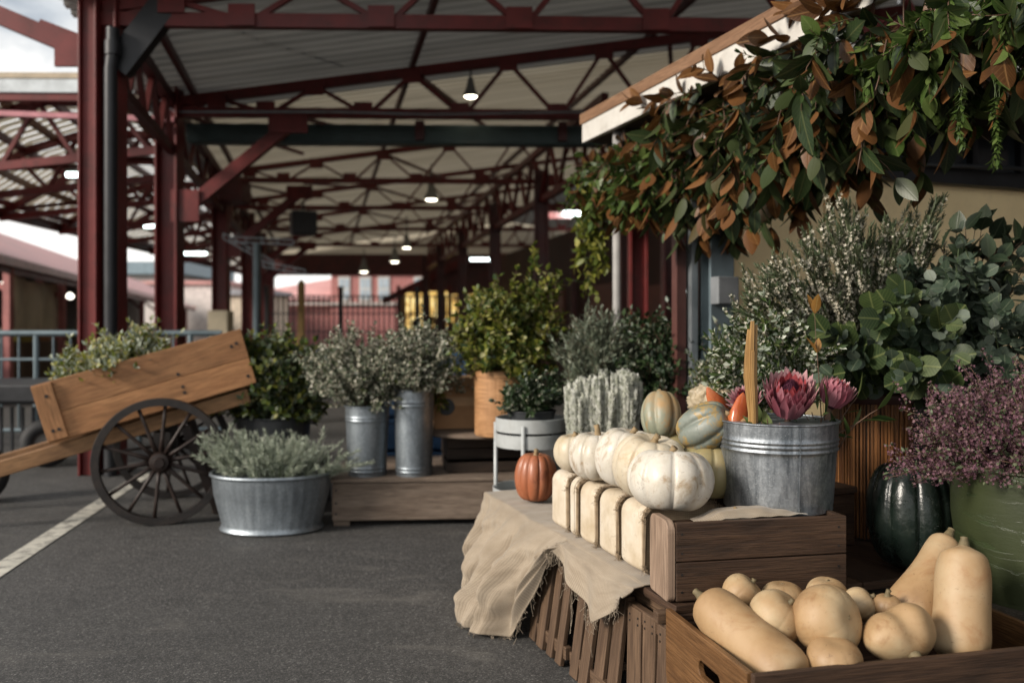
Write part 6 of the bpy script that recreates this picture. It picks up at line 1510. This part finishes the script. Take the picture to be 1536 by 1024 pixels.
# pale silver sprigs and light foliage behind the bucket
sb=on(1180,2.95,TZ+.44); rng=np.random.default_rng(121)
polys=arch(rng,sb,[tuple(P(px,py,d)) for px,py,d in((1080,520,2.8),(1095,560,2.75),(1110,480,2.8),(1130,520,2.75),(1150,540,2.7),(1075,560,2.8),(1165,500,2.75),(1090,590,2.75),(1190,470,2.8),(1210,520,2.7),(1120,570,2.72),(1215,575,2.75),(1240,585,2.78),(1200,600,2.75),(1258,560,2.8),(1225,545,2.78),(1180,590,2.75))],95,(.03,.05,.025))
greens('pale_filler_bunch','pale green and silver leafy filler foliage right behind the bucket','foliage',sb,polys,
  [dict(tpl=T_LANCE,L=.03,W=.011,gap=.012,ang=45,per=2,t0=.3,mat=L_GREEN,keep=.8),dict(tpl=T_SM,L=.026,W=.014,gap=.02,ang=50,per=2,t0=.4,mat=L_SILVER,keep=.7,name='silver_foliage')],STEMG,.002,
  flowers=[dict(tpl=T_FLW,size=.011,gap=.014,t0=.55,mat=F_CREAM,keep=.6,off=.008)],tw=(2,.08,40,.4),seed=121)
# single rusty leaf pair standing among them
greens('rusty_leaf_sprig','single sprig with two rusty ochre leaves above the open protea','foliage',on(1228,2.55,ZR),[np.array([tuple(on(1232,2.55,ZR)),tuple(P(1228,560,2.55)),tuple(P(1224,510,2.55)),tuple(P(1222,470,2.55))])],
  [dict(tpl=T_OVAL,L=.062,W=.026,gap=.05,ang=25,per=2,t0=.62,mat=leafmat('ochre_leaf',[(0,(.24,.11,.025)),(1,(.33,.17,.04))],.5,.3,vein=(.4,.28,.1)))],STEMB,.0018,seed=131)

# ================================================================== hanging garland of magnolia and greens along the canopy edge
MAG=leafmat('magnolia_leaf',[(0,(.010,.022,.008)),(.5,(.022,.042,.013)),(1,(.045,.07,.022))],.46,.12,back=[(0,(.03,.045,.014)),(.45,(.045,.055,.02)),(.5,(.09,.036,.010)),(1,(.16,.07,.022))],vein=(.11,.12,.045),coat=.06)
MAGB=leafmat('rust_magnolia_leaf',[(0,(.05,.02,.006)),(.6,(.105,.043,.012)),(1,(.18,.08,.026))],.42,.15,vein=(.3,.16,.06))
GARL=leafmat('bright_garland_leaf',[(0,(.03,.06,.012)),(.6,(.065,.11,.022)),(1,(.11,.15,.04))],.38,.25,vein=(.14,.18,.06))
def hang(rng,n,urange,vr,ztop,envelope,outw=.10,k=7):
    out=[]
    for _ in range(n):
        u=rng.uniform(min(urange),max(urange)); v=rng.uniform(*vr); p=CNP(u,v,0); d=p.y; zb=np.interp(d,[e[0] for e in envelope],[e[1] for e in envelope])
        z0=rng.uniform(*ztop); zt=zb+(z0-zb)*(rng.random()**1.6)*.75
        dx=rng.normal(-.03,.09); dy=rng.normal(-.05,.10); s=np.linspace(0,1,k)[:,None]
        b0=np.array([p.x,p.y,z0]); tip=np.array([p.x+dx-outw*rng.random(),p.y+dy,zt]); c=b0+np.array([(tip-b0)[0]*.9-.04,(tip-b0)[1]*.9,(tip-b0)[2]*.25+.03])
        out.append((1-s)**2*b0+2*s*(1-s)*c+s*s*tip)
    return out
EN=[(1.8,1.80),(2.3,1.78),(2.6,1.78),(2.9,1.77),(3.1,1.70),(3.3,1.59),(3.6,1.52),(3.9,1.50),(4.2,1.55),(4.6,1.64),(5.2,1.76)]
rng=np.random.default_rng(201)
def ud(d): return (d-5.2)/U.y
# far leafy end
polys=hang(rng,85,(ud(5.2),ud(4.15)),(.03,.26),(2.0,2.16),EN)
greens('leafy_garland','far end of the hanging garland, leafy green with a few rust leaves','garland',CNP(ud(4.7),.1,ZC),polys,
  [dict(tpl=T_OVAL,L=.085,W=.034,gap=.045,ang=50,per=2,t0=.12,mat=GARL,keep=.7,hang=.25),dict(tpl=T_BIG,L=.11,W=.055,gap=.09,ang=55,per=2,t0=.05,mat=MAGB,keep=.5,name='rust_foliage',hang=.1),dict(tpl=T_SM,L=.035,W=.016,gap=.025,ang=50,per=2,t0=.2,mat=L_GREEN,keep=.6,name='small_foliage')],STEMB,.003,tw=(2,.12,45,.2),seed=201)
# rust leaves lying over the fascia
rng=np.random.default_rng(202)
polys=[]
for k in range(20):
    d=rng.uniform(2.6,3.45) if k<15 else rng.uniform(3.6,4.6); p=CNP(ud(d),-.02,0); z=ZC+rng.uniform(-.06,.02) if d>3.6 else ZC+rng.uniform(-.03,.16)
    b0=np.array([p.x+.06,p.y,z-.04]); tp=np.array([p.x-rng.uniform(.02,.14),p.y+rng.normal(0,.08),z+rng.uniform(-.05,.07)]); s=np.linspace(0,1,5)[:,None]; polys.append(b0*(1-s)+tp*s+np.array([0,0,.03])*np.sin(s*PI))
greens('rust_magnolia_swag','swag of rust brown magnolia leaves along the white canopy fascia','garland',CNP(ud(3.9),.0,ZC),polys,
  [dict(tpl=T_BIG,L=.125,W=.062,gap=.035,ang=50,per=2,t0=.1,mat=MAGB,keep=.9)],STEMB,.004,seed=202)
# central bunch of magnolia
rng=np.random.default_rng(203)
polys=hang(rng,84,(ud(4.15),ud(3.05)),(.02,.24),(2.0,2.20),EN,outw=.12)
greens('magnolia_garland','middle of the hanging garland, big dark magnolia leaves with rusty undersides','garland',CNP(ud(3.6),.1,ZC),polys,
  [dict(tpl=T_BIG,L=.135,W=.064,gap=.062,ang=48,per=2,t0=.08,mat=MAG,keep=.75,hang=.35),dict(tpl=T_BIG,L=.13,W=.062,gap=.08,ang=50,per=2,t0=.1,mat=MAGB,keep=.30,name='rust_foliage',hang=.3),dict(tpl=T_SM,L=.036,W=.013,gap=.018,ang=42,per=2,t0=.2,mat=L_GREEN,keep=.6,name='small_foliage')],STEMB,.0035,tw=(1,.14,45,.3),seed=203)
# near bunch, green
rng=np.random.default_rng(204)
polys=hang(rng,90,(ud(3.05),ud(1.9)),(-.03,.34),(2.0,2.22),EN,outw=.10)
greens('green_garland','near end of the hanging garland, mixed green leaves in the top corner','garland',CNP(ud(2.5),.1,ZC),polys,
  [dict(tpl=T_BIG,L=.12,W=.06,gap=.064,ang=50,per=2,t0=.1,mat=MAG,keep=.55,hang=.35),dict(tpl=T_OVAL,L=.10,W=.058,gap=.065,ang=52,per=2,t0=.1,mat=GARL,keep=.5,name='bright_foliage',hang=.3),dict(tpl=T_BIG,L=.14,W=.066,gap=.13,ang=50,per=2,t0=.15,mat=MAGB,keep=.15,name='rust_foliage',hang=.3),dict(tpl=T_SM,L=.036,W=.015,gap=.013,ang=45,per=2,t0=.2,mat=GARL,keep=.9,name='small_foliage')],STEMB,.003,tw=(1,.13,45,.3),seed=204)
# hanging magnolia sprig in front of the wall
pl=[np.array([tuple(P(*q)) for q in ((1330,60,2.75),(1318,120,2.72),(1300,180,2.7),(1296,220,2.7),(1330,250,2.7),(1345,268,2.7))]),np.array([tuple(P(*q)) for q in ((1296,200,2.7),(1290,235,2.68),(1285,262,2.68))])]
greens('magnolia_sprig','single magnolia sprig dangling lowest in front of the dark lintel','foliage',P(1310,150,2.7),pl,
  [dict(tpl=T_BIG,L=.125,W=.062,gap=.08,ang=48,per=2,t0=.35,mat=MAG,keep=1,hang=.4),dict(tpl=T_BIG,L=.12,W=.062,gap=.16,ang=50,per=1,t0=.4,mat=MAGB,keep=1,hang=.4,name='rust_foliage')],STEMB,.003,seed=205)
for i,(x,y0_,y1,lab) in enumerate(((1440,150,215,'small leafy tendril hanging between the magnolia sprig and the frame corner'),(1495,160,245,'small leafy tendril hanging nearest the right top corner'))):
    rng=np.random.default_rng(210+i); pl=[np.array([tuple(P(x+rng.normal(0,4),y0_-40+(y1-y0_+40)*s,2.5)) for s in np.linspace(0,1,6)]) for _ in range(3)]
    greens('garland_tendril',lab,'foliage',P(x,y0_-40,2.5),pl,[dict(tpl=T_SM,L=.03,W=.012,gap=.012,ang=50,per=2,t0=.2,mat=GARL,hang=.1)],STEMG,.0015,seed=210+i,group='tendrils below the garland')
# vine climbing down the canopy post
rng=np.random.default_rng(220); pl=[]
for k in range(12):
    x0=rng.uniform(868,905); pl.append(np.array([tuple(P(x0+rng.normal(0,7),y,5.05+rng.normal(0,.03))) for y in np.linspace(270,rng.uniform(380,470),9)]))
greens('hanging_vine','long leafy vine hanging down beside the red canopy post','vine',P(885,262,5.05),pl,
  [dict(tpl=T_OVAL,L=.055,W=.03,gap=.035,ang=60,per=2,t0=.03,mat=L_OLIVE,keep=.85,hang=.3)],STEMG,.003,tw=(5,.09,55,.1),seed=220)
